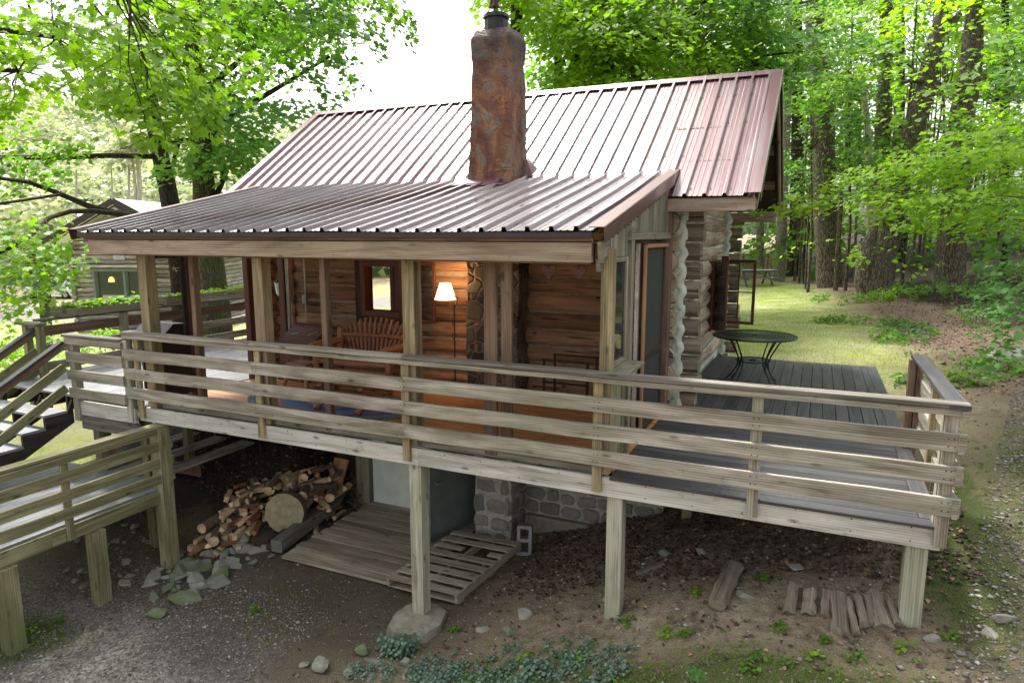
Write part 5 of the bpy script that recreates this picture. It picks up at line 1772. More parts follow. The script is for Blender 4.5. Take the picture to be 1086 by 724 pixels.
# pebbles: low irregular octahedra
def pebbles(name, P, S, mat):
    n = len(P)
    base = np.array([(1, 0, 0), (0, 1, 0), (-1, 0, 0), (0, -1, 0), (0, 0, 1), (0, 0, -1), (.7, .7, .2), (-.7, .6, .3)])[:6]
    a = RNG.uniform(0, 2 * pi, n); c_, s_ = np.cos(a), np.sin(a)
    sc_ = np.stack([RNG.uniform(.7, 1.3, n), RNG.uniform(.5, 1.0, n), RNG.uniform(.3, .6, n)], 1) * S[:, None]
    v = base[None] * sc_[:, None, :] * RNG.uniform(.75, 1.25, (n, 6, 1))
    x = v[..., 0] * c_[:, None] - v[..., 1] * s_[:, None]; y = v[..., 0] * s_[:, None] + v[..., 1] * c_[:, None]
    V = np.stack([x, y, v[..., 2]], -1) + P[:, None, :]
    tri = np.array([(0, 1, 4), (1, 2, 4), (2, 3, 4), (3, 0, 4), (1, 0, 5), (2, 1, 5), (3, 2, 5), (0, 3, 5)])
    F = (tri[None] + (np.arange(n) * 6)[:, None, None]).reshape(-1, 3)
    me = bpy.data.meshes.new(name); fast_mesh(me, V.reshape(-1, 3), F)
    me.materials.append(M[mat])
    o = bpy.data.objects.new(name, me); C.objects.link(o); tag(o, kind='stuff')
    return o
rs = [scatter_ground(14000, rect(-8.6, -4.8, -3, 0))[0], scatter_ground(700, rect(-6.4, -3.6, -.8, .7))[0], scatter_ground(4500, rect(-4.0, 1.1, -1.8, 2.8))[0], scatter_ground(8500, lambda n: (lambda yy: (1.15 + .26 * yy + np.abs(RNG.normal(0, .8, n)), yy))(RNG.uniform(-1.5, 6.5, n)))[0], scatter_ground(1800, rect(-9.5, -6.4, -.8, 1.0))[0]]
P_ = np.concatenate(rs)
S_ = (np.abs(RNG.gamma(2.0, .0055, len(P_))) + .0035) * np.where(P_[:, 0] < -3.5, .62, .9)
P_[:, 2] += S_ * .15
pebbles('gravel', P_, S_, 'pebble')
def ground_twigs(mb):
    for _ in range(420):
        r = random.random()
        if r < .45: x, y = random.uniform(-3.4, 1.5), random.uniform(-1.5, 2.6)
        elif r < .6: x, y = random.uniform(-8, -3.5), random.uniform(-2.5, .5)
        else: x, y = random.uniform(1.1, 5), random.uniform(-1, 12)
        a = random.uniform(0, pi); L = random.uniform(.04, .22)
        p = []
        for k in range(3):
            q = (x + cos(a) * L * k / 2 + random.uniform(-.01, .01), y + sin(a) * L * k / 2 + random.uniform(-.01, .01))
            p.append((q[0], q[1], g1(*q) + .012))
        mb.tube(p, [.0035, .003, .0015], 4, caps=False)
tag(one(ground_twigs, 'fallen_twigs', 'oldlog'), kind='stuff')
# grass blades, weeds
BLADE = [(-.06, 0), (.06, 0), (.03, .6), (0, 1)]
def blades(name, x, y, h, mat):
    n = len(x)
    z = gz(x, y)
    P = np.stack([x, y, z], 1)
    a = RNG.uniform(0, 2 * pi, n)
    T = np.stack([np.cos(a) * .5, np.sin(a) * .5, np.ones(n)], 1)
    N = np.stack([np.sin(a), -np.cos(a), np.zeros(n) + .2], 1) + RNG.normal(0, .2, (n, 3))
    o = fan_mesh(name, P, N, T, h, BLADE, mat)
    tag(o, kind='stuff')
def gmask(x, y):
    ix = np.clip(np.searchsorted(gx, x), 0, len(gx) - 1); iy = np.clip(np.searchsorted(gy, y), 0, len(gy) - 1)
    return grass[iy, ix]
x = RNG.uniform(-3, 6, 90000); y = RNG.uniform(6.5, 30, 90000) ** 1.0
k = gmask(x, y) > .5
blades('lawn_grass', x[k], y[k], RNG.uniform(.02, .06, k.sum()), 'grassm')
x = np.concatenate([RNG.normal(c0, s0, n0) for c0, s0, n0 in ((-8.2, .5, 900), (-5.3, .4, 250), (-1.2, 1.2, 1500), (.6, .6, 700), (-2.6, .35, 800), (2.4, .6, 1500), (3.6, .9, 1500))])
y = np.concatenate([RNG.normal(c0, s0, n0) for c0, s0, n0 in ((-1.9, .25, 900), (-.3, .4, 250), (-1.15, .3, 1500), (-1.0, .3, 700), (-.7, .2, 800), (2.5, 1.3, 1500), (6, 1.8, 1500))])
blades('weed_grass', x, y, RNG.uniform(.02, .08, len(x)), 'grassm')

def plant_cluster(name, label, cx, cy, rx, ry, n, h, leaf, mat, cat_='plant', kind=None, size=(.02, .035), tm=LEAF_MID, per=14, par=None, group=None, z0=None):
    """many short leafy stems"""
    P, N, T = [], [], []
    mb = MB()
    for _ in range(n):
        a, r = RNG.uniform(0, 2 * pi), math.sqrt(RNG.uniform(0, 1))
        x, y = cx + rx * r * cos(a), cy + ry * r * sin(a)
        z = g1(x, y) if z0 is None else z0
        hh = h * RNG.uniform(.6, 1.2)
        lean = Vector((RNG.normal(0, .25), RNG.normal(0, .25), 1)) * hh
        b = Vector((x, y, z))
        if par is not None or n < 40: mb.tube([b, b + lean], [.003, .0015], 4, caps=False)
        for k in range(per):
            t = (k + 1) / per
            th = k * 2.4 + a
            o = Vector((cos(th), sin(th), .25)) * (size[1] * .8)
            P.append(b + lean * t + o); N.append(Vector((cos(th) * .5, sin(th) * .5, 1)) + Vector(RNG.normal(0, .2, 3))); T.append(Vector((cos(th), sin(th), .1)))
    S = RNG.uniform(size[0], size[1], len(P)) * 1.3
    if kind == 'stuff':
        o = fan_mesh(name, P, N, T, S, tm, mat, None, .2); tag(o, kind='stuff'); return o
    e = thing(name, label, cat_, (cx, cy, g1(cx, cy) if z0 is None else z0), group)
    fan_mesh('foliage', P, N, T, S, tm, mat, e, .2)
    if mb.v: mb.build('stem', 'grassm', e)
    return e
plant_cluster('ground_cover', '', -2.75, -1.45, .75, .2, 100, .07, 0, 'spurge', kind='stuff', size=(.018, .034), per=9)
for q_u, q_v, q_n in ((395, 719, 30), (450, 719, 50), (500, 716, 50), (545, 719, 55), (590, 711, 40), (622, 697, 28), (540, 703, 20), (470, 704, 16), (640, 716, 30), (600, 690, 14), (660, 700, 14)):
    q_p = gp(q_u, q_v)
    plant_cluster('ground_cover', '', q_p.x, q_p.y, .26, .16, q_n, .07, 0, 'spurge', kind='stuff', size=(.015, .028), per=9)
plant_cluster('ground_cover', '', -3.6, -1.3, .5, .2, 60, .06, 0, 'spurge', kind='stuff', size=(.016, .03), per=9)
plant_cluster('leafy_plant', 'bushy blue green plant growing against the concrete footing', -3.70, -.42, .22, .12, 30, .16, 0, 'spurge', size=(.02, .038), per=12)
plant_cluster('leafy_plant', 'blue green clump on the slope right of the ground cover', -2.1, -.55, .18, .12, 20, .13, 0, 'spurge', size=(.02, .035), per=10)
WEEDS = [(738,632,'young bright green seedling below the twisted log'),(808,615,'tiny light green seedling in the deck shade'),(665,664,'small green weed right of the middle post foot'),(703,676,'small green weed on the dirt in front of the deck'),
 (728,675,'dark green weed on the mossy dirt'),(878,683,'leafy weed in front of the short log row'),(862,700,'broad leafed weed low in front of the log row'),(795,712,'leafy weed at the bottom edge, middle'),
 (830,668,'small weed left of the log row'),(960,690,'small weed at the foot of the end post'),(1005,678,'tiny weed right of the end post'),(905,700,'bright weed below the wide split log'),(620,700,'green weed on the bottom slope'),
 (485,668,'grassy weed beside the footing'),(60,665,'bright weed beside the front mossy post'),(30,672,'yellow green weed patch at the left mossy post'),(270,650,'small yellow green weed by the asphalt edge'),(806,700,'bright low weed near the bottom'),(556,700,'tufted weed low on the slope')]
for i, (u, v, lb_) in enumerate(WEEDS):
    p = gp(u, v)
    plant_cluster('weed', lb_, p.x, p.y, .06, .05, 4, .06, 0, 'leaf' if i % 3 else 'leafbright', size=(.018, .036), per=6)
x = RNG.uniform(-2.8, 1.4, 330); y = -.95 - .12 * x + RNG.normal(0, .28, 330)
Pw, Nw, Tw = [], [], []
for a, b in zip(x, y):
    z = g1(a, b)
    for k in range(5):
        th = k * 2.3 + a * 9
        Pw.append((a + .03 * cos(th), b + .03 * sin(th), z + .03 + .008 * k)); Nw.append((cos(th) * .4, sin(th) * .4, 1)); Tw.append((cos(th), sin(th), .2))
o = fan_mesh('low_weeds', Pw, Nw, Tw, RNG.uniform(.014, .032, len(Pw)), LEAF_MID, 'leaf', None, .2); tag(o, kind='stuff')
# planter contents
for pp, y0, y1 in ((pl, 1.2, 2.7), (pl2, 3.1, 5.3)):
    P, N, T = [], [], []
    for k in range(900):
        a = RNG.uniform(0, 2 * pi)
        P.append((-11.15 + RNG.normal(0, .08), RNG.uniform(y0, y1), 1.04 + abs(RNG.normal(0, .045)))); N.append((cos(a) * .6, sin(a) * .6, 1)); T.append((cos(a), sin(a), .3))
    q = thing('planter_plants', 'pale green plants growing in the mossy planter box' if y0 < 2 else 'light green plants growing in the dark planter box', 'plants', (-11.15, (y0 + y1) / 2, 1.0))
    fan_mesh('foliage', P, N, T, RNG.uniform(.05, .09, 900), LEAF_MID, 'leafbright', q, .2)

# big fallen green leaf at the bottom edge
p = gp(741, 719)
o = fan_mesh('maple_leaf', [(p.x, p.y, p.z + .03), (p.x + .06, p.y + .02, p.z + .045)], [(.1, -.3, 1), (-.2, -.2, 1)], [(.3, 1, 0), (-.6, 1, 0)], [.19, .15], LEAF_NEAR, 'leafcool')
tag(o, 'large pale green maple leaf at the bottom edge of the yard', 'leaf')

# ================================================================== NEIGHBOUR CABIN, CAR, YARD
ND = 36.0
nbp = at(141, 352, ND)
rtv = Vector((cos(YAW), sin(YAW), 0)); fwv = Vector((-sin(YAW), cos(YAW), 0))
ZB = -3.0
def nb(du, dz, dd=0.0):
    """point du metres to the right, dz above the base, dd further away, in the neighbour cabin's own frame"""
    return Vector((nbp.x, nbp.y, ZB)) + rtv * du + fwv * dd + Vector((0, 0, dz))
nc = thing('neighbour_cabin', 'grey log cabin across the lawn with dark framed window and pale sloping roof', 'cabin', nb(0, 0, 0))
def nlogs(mb):
    for k in range(26):
        z = .12 + k * .245
        if z > 6.2: break
        half = 2.9 if z < 4.9 else max(0, 2.9 - (z - 4.9) * 1.75)
        if half < .3: break
        if 1.5 < z < 3.45:
            segs = [(-half, -1.75), (1.45, half)]
        elif k % 2 == 0 and False: segs = []
        else: segs = [(-half, half)]
        for a_, b_ in segs:
            mb.log(nb(a_, z), nb(b_, z), .125, 8)
one(nlogs, 'log_wall', 'lognb', nc, smooth=True)
one(lambda mb: [mb.log(nb(sx, .12 + k * .245 + .12, -.25), nb(sx, .12 + k * .245 + .12, 8), .125, 8) for k in range(19) for sx in (-2.8, 2.8)], 'side_log_wall', 'lognb', nc, smooth=True)
one(lambda mb: (mb.board(nb(-2.8, 2.4, .06), nb(-1.8, 2.4, .06), .05, 4.8), mb.board(nb(1.5, 2.4, .06), nb(2.8, 2.4, .06), .05, 4.8), mb.board(nb(-1.8, .75, .06), nb(1.5, .75, .06), .05, 1.5), mb.board(nb(-2.0, 4.4, .06), nb(2.0, 4.4, .06), .05, 1.7)), 'chinking', 'lognb', nc)
def nroof(mb, th=.1, mat=None):
    for s in (-1, 1):
        a, b = nb(0, 7.02, -.7), nb(s * 3.75, 4.95, -.7)
        mb.prism([a, b, b - Vector((0, 0, .16)), a - Vector((0, 0, .16))], fwv * 9.5)
one(nroof, 'roof', 'white', nc)
def nrake(mb):
    for s in (-1, 1):
        a, b = nb(0, 7.06, -.78), nb(s * 3.82, 4.95, -.78)
        mb.board(a - Vector((0, 0, .15)), b - Vector((0, 0, .15)), .07, .30)
        mb.board(a - Vector((0, 0, .40)) + fwv * .1, b - Vector((0, 0, .40)) + fwv * .1, .05, .07)
one(nrake, 'rake_board', 'gutter', nc)
one(lambda mb: mb.board(nb(-2.9, 3.58, -.12), nb(2.9, 3.58, -.12), .5, .08), 'pent_ledge', 'rim', nc)
nw = one(lambda mb: (mb.board(nb(-1.75, 3.38, -.08), nb(1.4, 3.38, -.08), .2, .16), mb.board(nb(-1.75, 1.55, -.08), nb(1.4, 1.55, -.08), .2, .12), *[mb.board(nb(q, 1.62, -.08), nb(q, 3.3, -.08), .17, .2, (0, 0, 1)) for q in (-1.68, -.08, 1.32)]), 'window', 'greendoor', nc)
one(lambda mb: mb.board(nb(-1.65, 2.45, .0), nb(1.35, 2.45, .0), .02, 1.7), 'pane', 'darkglass', nw)
one(lambda mb: mb.board(nb(-1.4, 1.85, -.03), nb(1.1, 1.85, -.03), .02, .4), 'curtain', 'rim', nw)
one(lambda mb: mb.tube([nb(-.85, 2.75, -.06), nb(-.85, 2.92, -.06), nb(-.85, 3.02, -.06)], [.15, .13, .05], 10), 'lamp_shade', 'amber', nw)
one(lambda mb: mb.board(nb(-.6, 4.15, -.14), nb(.0, 4.15, -.14), .05, .5), 'window', 'bluepipe', nc)
one(lambda mb: (mb.board(nb(-.12, 6.45, -.66), nb(.12, 6.45, -.66), .12, .10), mb.tube([nb(-.12, 6.35, -.72), nb(-.30, 6.2, -.85)], [.10, .13], 8), mb.tube([nb(.12, 6.35, -.72), nb(.30, 6.2, -.85)], [.10, .13], 8)), 'flood_light', 'white', nc)

car = thing('parked_car', 'white car parked on the gravel drive beyond the neighbour cabin', 'car', at(52, 315, 57))
cb0 = at(52, 315, 57); cb0.z = g1(cb0.x, cb0.y)
car.location = cb0
def cp(a, z, d=0.0): return cb0 + rtv * a + fwv * d + Vector((0, 0, z))
one(lambda mb: mb.prism([cp(-2.2, .32), cp(2.2, .32), cp(2.25, .75), cp(1.35, .92), cp(-1.9, .98), cp(-2.25, .8)], fwv * 1.75), 'body', 'white', car)
one(lambda mb: mb.prism([cp(-1.8, .96, .12), cp(1.2, .92, .12), cp(.55, 1.42, .2), cp(-1.2, 1.45, .2)], fwv * 1.5), 'cabin_glass', 'darkglass', car)
one(lambda mb: mb.board(cp(-1.15, 1.47, .9), cp(.5, 1.45, .9), 1.35, .05), 'car_roof', 'white', car)
for a in (-1.4, 1.4):
    for d in (-.02, 1.58):
        wh = one(lambda mb: mb.tube([cp(a, .33, d), cp(a, .33, d + .2)], .33, 16), 'wheel', 'tyre', car, smooth=True)
        one(lambda mb: mb.tube([cp(a, .33, d - .01), cp(a, .33, d + .02)], .19, 12), 'rim', 'silver', wh)
one(lambda mb: mb.board(cp(2.2, .66, .1), cp(2.2, .66, .5), .08, .12), 'headlight', 'silver', car)

yp = thing('yard_post', 'dark timber post with short crossarm standing on the lawn behind the planter', 'post', at(46, 345, 26))
p0 = at(46, 345, 26)
one(lambda mb: mb.board(Vector((p0.x, p0.y, g1(p0.x, p0.y) - .3)), at(46, 262, 26), .28, .28), 'post', 'black', yp)
one(lambda mb: mb.board(at(30, 279, 26), at(52, 279, 26), .22, .28), 'crossarm', 'darkwood', yp)
one(lambda mb: mb.prism([at(24, 275, 26), at(57, 275, 26), at(41, 262, 26)], fwv * .9), 'roof_cap', 'darkwood', yp)

# picnic table on the far lawn
pc = gp(800, 303)
pk = thing('picnic_table', 'grey wooden picnic table with a pale cloth at the edge of the woods', 'table', pc)
def pk_(a, d, z): return pc + rtv * a + fwv * d + Vector((0, 0, z))
one(lambda mb: [mb.board(pk_(-.95, q, .75), pk_(.95, q, .75), .14, .04) for q in (-.3, -.15, 0, .15, .3)], 'tabletop', 'cap', pk)
for q in (-.72, .72):
    one(lambda mb: [mb.board(pk_(-.95, q + e_, .43), pk_(.95, q + e_, .43), .13, .04) for e_ in (-.07, .07)], 'seat', 'cap', pk)
for a in (-.65, .65):
    one(lambda mb: (mb.board(pk_(a, -.75, .02), pk_(a, -.15, .73), .09, .05), mb.board(pk_(a, .75, .02), pk_(a, .15, .73), .09, .05), mb.board(pk_(a + .05, -.8, .39), pk_(a + .05, .8, .39), .04, .09)), 'leg', 'cap', pk)
tc = thing('tablecloth', 'pale blue cloth lying on the far picnic table', 'cloth', pk_(.1, 0, .775))
one(lambda mb: mb.board(pk_(-.85, 0, .80), pk_(1.0, 0, .80), .85, .02), 'cloth', 'silver', tc)
# stacked firewood far away
ws = gp(812, 287)
wp = thing('wood_stack', 'low stack of cut logs under a light sheet beyond the picnic table', 'log stack', ws)
one(lambda mb: [mb.tube([ws + rtv * (q * .23) + Vector((0, 0, .12 + r * .22)), ws + rtv * (q * .23) + fwv * .5 + Vector((0, 0, .12 + r * .22))], .11, 8, .08) for q in range(-7, 8) for r in range(5)], 'logs', 'firewood', wp)
one(lambda mb: mb.board(ws + rtv * -1.8 + fwv * .25 + Vector((0, 0, 1.22)), ws + rtv * 1.8 + fwv * .25 + Vector((0, 0, 1.22)), .7, .05), 'cover', 'white', wp)

# ================================================================== TREES
class Leaves:
    def __init__(s): s.P, s.N, s.T, s.S = [], [], [], []
    def spray(s, c, d, L, W, n, size, droop=.25, thick=.10, tilt=.25, jit=.35):
        c = np.array(c, float); d = np.array(d, float); d[2] *= .4
        d /= np.linalg.norm(d) + 1e-9
        up = np.array((0, 0, 1.)); side = np.cross(d, up); side /= np.linalg.norm(side) + 1e-9
        a = RNG.uniform(0, 1, n) ** .8
        b = RNG.uniform(-1, 1, n)
        w_ = W * np.sqrt(np.clip(1 - (a * 1.02 - .35) ** 2 / .45, .04, 1))
        P = c + d * ((a - .4) * L)[:, None] + side * (b * w_)[:, None] + up * (RNG.normal(0, thick, n) - droop * L * (np.clip(a - .1, 0, 1) ** 2) - .25 * droop * W * b ** 2)[:, None]
        N = up + d * (tilt + droop * a)[:, None] + side * (b * .3)[:, None] + RNG.normal(0, jit, (n, 3))
        T = d * .8 + side * (b * .8)[:, None] + RNG.normal(0, .45, (n, 3))
        s.P.append(P); s.N.append(N); s.T.append(T); s.S.append(RNG.choice([.45, .7, .85, 1.0, 1.2], n) * RNG.uniform(.9, 1.1, n) * size)
    def cull(s, f):
        P = np.concatenate(s.P); N = np.concatenate(s.N); T = np.concatenate(s.T); S = np.concatenate(s.S)
        k = f(P); s.P, s.N, s.T, s.S = [P[k]], [N[k]], [T[k]], [S[k]]
    def build(s, name, mat, tm, par, kind=None):
        if not s.P: return
        o = fan_mesh(name, np.concatenate(s.P), np.concatenate(s.N), np.concatenate(s.T), np.concatenate(s.S), tm, mat, par, .18, .12)
        if kind: tag(o, kind=kind)
        return o
CAMN = np.array(CAMPOS)
def blob_leaves(lv, c, R, n_sprays, n, size, flat=.6, **k):
    """sprays through a ball: dense shell, some inside"""
    for _ in range(n_sprays):
        v = RNG.normal(0, 1, 3); v /= np.linalg.norm(v)
        r = R * RNG.uniform(.45, 1.0)
        p = np.array(c) + v * np.array((r, r, r * flat))
        d = np.array((v[0], v[1], .1)) + RNG.normal(0, .3, 3)
        lv.spray(p, d, R * RNG.uniform(.45, .8), R * RNG.uniform(.22, .42), n, size, **k)
def pathtrunk(mb, pix, d, w_px, ground=True, wob=.06, n=12, extra=0):
    pts = [at(u, v, d + (i * extra)) for i, (u, v) in enumerate(pix)]
    rad = [w_ / 2 * d / FPX for w_ in w_px]
    if ground:
        b = pts[0]; zg = g1(b.x, b.y) - .3
        if b.z > zg:
            pts.insert(0, Vector((b.x, b.y, zg))); rad.insert(0, rad[0] * 1.18)
            if pts[1].z - zg > .9:
                pts.insert(1, Vector((b.x, b.y, zg + .7))); rad.insert(1, rad[1] * 1.03)
    # resample smoothly
    P2, R2 = [], []
    for i in range(len(pts) - 1):
        K = max(1, int((pts[i + 1] - pts[i]).length / .5))
        for k in range(K):
            t = k / K
            P2.append(pts[i].lerp(pts[i + 1], t) + Vector((random.uniform(-1, 1), random.uniform(-1, 1), 0)) * rad[i] * .05); R2.append(rad[i] * (1 - t) + rad[i + 1] * t)
    P2.append(pts[-1]); R2.append(rad[-1])
    mb.tube(P2, R2, n, wob)
    return pts[0]
def limb(mb, a, b, r0, r1, sag=.1, n=7):
    a, b = Vector(a), Vector(b)
    K = max(3, int((b - a).length / .5))
    pts = []
    w1 = Vector((random.uniform(-1, 1), random.uniform(-1, 1), random.uniform(-.5, .5))) * .06 * (b - a).length
    for k in range(K + 1):
        t = k / K
        pts.append(a.lerp(b, t) + Vector((0, 0, -sag * (b - a).length * sin(pi * t) * -1)) + w1 * sin(2 * pi * t))
    mb.tube(pts, [r0 + (r1 - r0) * k / K for k in range(K + 1)], n, .06)

# --- near maple whose branches hang in at the upper left
t1 = thing('maple_tree', 'large maple at the left whose bright near branches hang in over the top left corner', 'tree', (-14.5, -1.0, g1(-14.5, -1.0)))
lv = Leaves(); mb = MB()
b0 = Vector((-14.5, -1.0, g1(-14.5, -1) - .3))
mb.tube([b0, b0 + Vector((0, 0, 1)), b0 + Vector((.1, .1, 4)), b0 + Vector((.3, .3, 8)), b0 + Vector((.2, .5, 12))], [.42, .36, .32, .26, .15], 14, .05)
hubs = []
for z, (u, v, d) in ((5.0, (60, 40, 8.3)), (5.4, (120, -30, 7.6)), (6.5, (230, -40, 9.3)), (4.2, (20, 75, 9)), (7, (330, -50, 11)), (8, (120, -160, 8))):
    e = at(u, v, d); limb(mb, b0 + Vector((.1, .1, z)), e, .10, .028, .10); hubs.append(e)
def twigs(mb, c, d, L, W, droop):
    c = Vector(c); d = Vector(d); d.z *= .4; d.normalize()
    side = d.cross(Vector((0, 0, 1))).normalized()
    def P(a, b): return c + d * ((a - .4) * L) + side * (b * W) + Vector((0, 0, -droop * L * max(0, a - .1) ** 2 - .25 * droop * W * b * b - .01))
    mb.tube([P(0, 0), P(.35, .04), P(.7, -.04), P(1, 0)], [.007, .0055, .004, .002], 4, caps=False)
    for k in range(7):
        a = .08 + k * .12; sg = 1 if k % 2 else -1
        mb.tube([P(a, 0), P(a + .12, sg * .4), P(a + .2, sg * .8)], [.004, .003, .0015], 4, caps=False)
def tw(a, b, r=.014): limb(mb, a, b, r, .004, .02, 5)
cl = []
for (u, v, d, L, W, n) in [(20,10,8.4,1.5,.7,130),(70,20,8.0,1.5,.7,140),(125,15,7.6,1.5,.7,150),(170,40,7.6,1.3,.6,130),(205,20,8.2,1.3,.6,120),(40,60,8.6,1.4,.6,120),(95,62,8.0,1.3,.6,120),(150,75,7.5,1.2,.55,110),(190,70,7.9,1.0,.45,90),(165,105,7.3,.9,.4,75),(155,128,7.2,.6,.3,36),(205,108,7.8,.7,.3,40),(180,95,7.7,.9,.4,60),(15,95,9.5,1.1,.5,70),(25,35,9.6,1.4,.7,120),(10,115,9.8,.7,.3,30),(65,88,9,.8,.35,50),(100,100,8.8,.7,.3,30),(140,55,8.6,1.3,.6,110),(110,40,9.2,1.4,.7,120),(215,50,8.9,1.1,.5,90),(50,-20,8,1.8,.8,160),(150,-30,8,1.8,.8,160),(220,-20,8.8,1.6,.7,140),(0,50,9.0,1.2,.6,90),(-30,20,8.6,1.6,.8,120),(-20,100,9.4,1.0,.6,60)]:
    c = at(u, v, d)
    hb = min(hubs, key=lambda h: (h - c).length)
    tw(hb, c)
    dd = (c - hb).normalized() + Vector((.2, -.25, -.15))
    twigs(mb, c, dd, L, W, .45)
    lv.spray(c, dd, L, W, int(n * 1.15), .125, droop=.45, thick=.10, jit=.5)
for (u0, v0, u1, v1, d) in ((137, 0, 150, 55, 7.4), (150, 55, 162, 110, 7.3), (95, 0, 128, 45, 8), (60, 20, 66, 70, 8.3), (30, 5, 45, 50, 9)):
    tw(at(u0, v0, d), at(u1, v1, d), .018)
lv.build('crown', 'leafbright', LEAF_NEAR, t1)
# darker drooping leaves along the very top, centre left
lv2 = Leaves()
for (u, v, d, L, W, n) in [(250,5,10,1.2,.6,70),(290,15,10.5,1.2,.6,80),(330,8,10.5,1.3,.6,90),(370,12,10.8,1.2,.5,80),(410,12,11,.9,.35,40),(345,35,10.5,.9,.4,40),(300,40,11,1,.5,50),(380,-20,11,1.6,.7,110),(300,-25,10.5,1.8,.7,130),(395,30,11,.5,.25,14),(360,60,11.4,.7,.3,22)]:
    c = at(u, v, d); hb = min(hubs, key=lambda h: (h - c).length); tw(hb, c)
    twigs(mb, c, (c - hb).normalized(), L, W, .4)
    lv2.spray(c, (c - hb).normalized(), L, W, int(n * 1.6), .13, droop=.4, thick=.14, jit=.5)
lv2.build('hanging_leaves', 'leaf', LEAF_NEAR, t1)
mb.build('trunk', 'barkdark', t1, smooth=True)

# --- two leaning maples beyond the porch roof
tA = thing('maple_tree', 'slim leaning maple beyond the porch roof with long bare limbs reaching left', 'tree', at(186, 300, 20))
mb = MB(); lv = Leaves()
pathtrunk(mb, [(192, 300), (182, 222), (171, 168), (160, 110), (152, 30), (148, -60), (146, -150)], 20, [22, 19, 17, 15, 13, 10, 6])
mb2 = MB()
def L_(pix, d0, d1, w0, w1):
    n_ = len(pix)
    mb2.tube([at(u, v, d0 + (d1 - d0) * i / (n_ - 1)) for i, (u, v) in enumerate(pix)], [(w0 + (w1 - w0) * i / (n_ - 1)) / 2 * (d0 + (d1 - d0) * i / (n_ - 1)) / FPX for i in range(n_)], 8, .05)
L_([(168, 166), (120, 165), (60, 167), (0, 167), (-40, 165)], 20, 14, 6, 5)
L_([(174, 190), (184, 175), (187, 160), (190, 150)], 20, 20, 6, 4)
L_([(182, 240), (150, 232), (126, 227), (95, 219), (62, 205), (30, 193), (0, 189)], 20, 12, 9, 4)
L_([(126, 227), (100, 224), (75, 224), (52, 231), (30, 252), (0, 268)], 16, 11, 6, 4)
L_([(66, 206), (40, 210), (0, 216)], 14, 12, 3.5, 3)
L_([(47, 232), (55, 245), (60, 262)], 12, 11.5, 2, 1.5)
for (u, v, d, L, W, n, sz) in [(30,240,11.5,1.5,.6,110,.12),(10,262,11.2,1.5,.6,110,.12),(50,262,11.2,1.3,.5,100,.12),(70,272,11.0,1.1,.4,70,.12),(35,285,11,1.3,.5,90,.12),(5,295,11,1.3,.5,90,.12),(55,298,11,.9,.4,50,.12),(15,320,11.3,1.0,.5,60,.12),(0,232,11.5,1.0,.5,50,.12),(20,262,12,1.5,.7,100,.12),(75,290,11,.6,.25,25,.12),(0,330,11.5,.8,.4,40,.12)]:
    twigs(mb2, at(u, v, d), Vector((.6, -.8, -.2)), L, W, .35)
    lv.spray(at(u, v, d), Vector((.6, -.8, -.2)), L, W, int(n * 1.2), sz, droop=.35, thick=.14, jit=.5)
lvA = Leaves()
for (u, v, d, L, W, n, sz) in [(65,160,15,1.4,.5,70,.13),(85,155,15,1.2,.4,50,.13),(20,160,14,1.0,.4,30,.13),(55,185,14,1.2,.4,50,.13),(15,180,14,1.0,.4,30,.13),(10,140,14,1.2,.5,40,.13),(35,195,13.5,.9,.3,25,.13)]:
    lvA.spray(at(u, v, d), Vector((-.6, -.8, -.1)), L, W, n * 2, sz, droop=.3, thick=.12, jit=.5)
for _ in range(60):
    u, v, d = RNG.uniform(110, 290), RNG.uniform(-120, 120), RNG.uniform(16, 22)
    if u > 235 and v > 90: continue
    lvA.spray(at(u, v, d), (RNG.normal(), RNG.normal() - .5, 0), 2.2, 1.0, 130, .17, droop=.3, thick=.18, jit=.45)
mb.build('trunk', 'barkdark', tA, smooth=True); mb2.build('limb', 'barkdark', tA, smooth=True)
lv.build('lower_foliage', 'leafbright', LEAF_NEAR, tA); lvA.build('crown', 'leaf', LEAF_MID, tA)

tB = thing('maple_tree', 'upright mossy maple just right of the leaning one, seen again through the porch', 'tree', at(228, 330, 17.5))
mb = MB(); lv = Leaves()
pathtrunk(mb, [(229, 345), (224, 300), (217, 215), (213, 150), (206, 60), (204, -30), (204, -140)], 17.5, [34, 31, 23, 20, 17, 13, 8])
mb2 = MB()
L_([(226, 215), (237, 190), (235, 178), (228, 168)], 17.5, 17.5, 6, 4)
L_([(216, 155), (250, 120), (300, 90), (350, 60)], 17.5, 18, 8, 3)
L_([(212, 100), (260, 60), (300, 20)], 17.5, 19, 8, 3)
L_([(210, 150), (195, 148), (175, 152)], 17.5, 17, 5, 3)
for _ in range(95):
    u = RNG.uniform(205, 385); v = RNG.uniform(-100, 190)
    if v > 215 - (u - 200) * .72: continue
    if u > 330 and v > 50: continue
    d = RNG.uniform(15, 20)
    lv.spray(at(u, v, d), (RNG.normal() + .3, RNG.normal() - .5, 0), 2.0, .95, 170, .165, droop=.3, thick=.13, jit=.4)
for (u, v) in ((365, 65), (375, 85), (352, 100), (340, 118), (318, 130), (330, 80), (300, 110), (345, 60)):
    lv.spray(at(u, v, 18), (1, -.3, 0), 1.0, .4, 45, .14, droop=.3, thick=.12, jit=.4)
mb.build('trunk', 'barkmoss', tB, smooth=True); mb2.build('limb', 'barkdark', tB, smooth=True)
lv.build('crown', 'leafcool', LEAF_MID, tB)

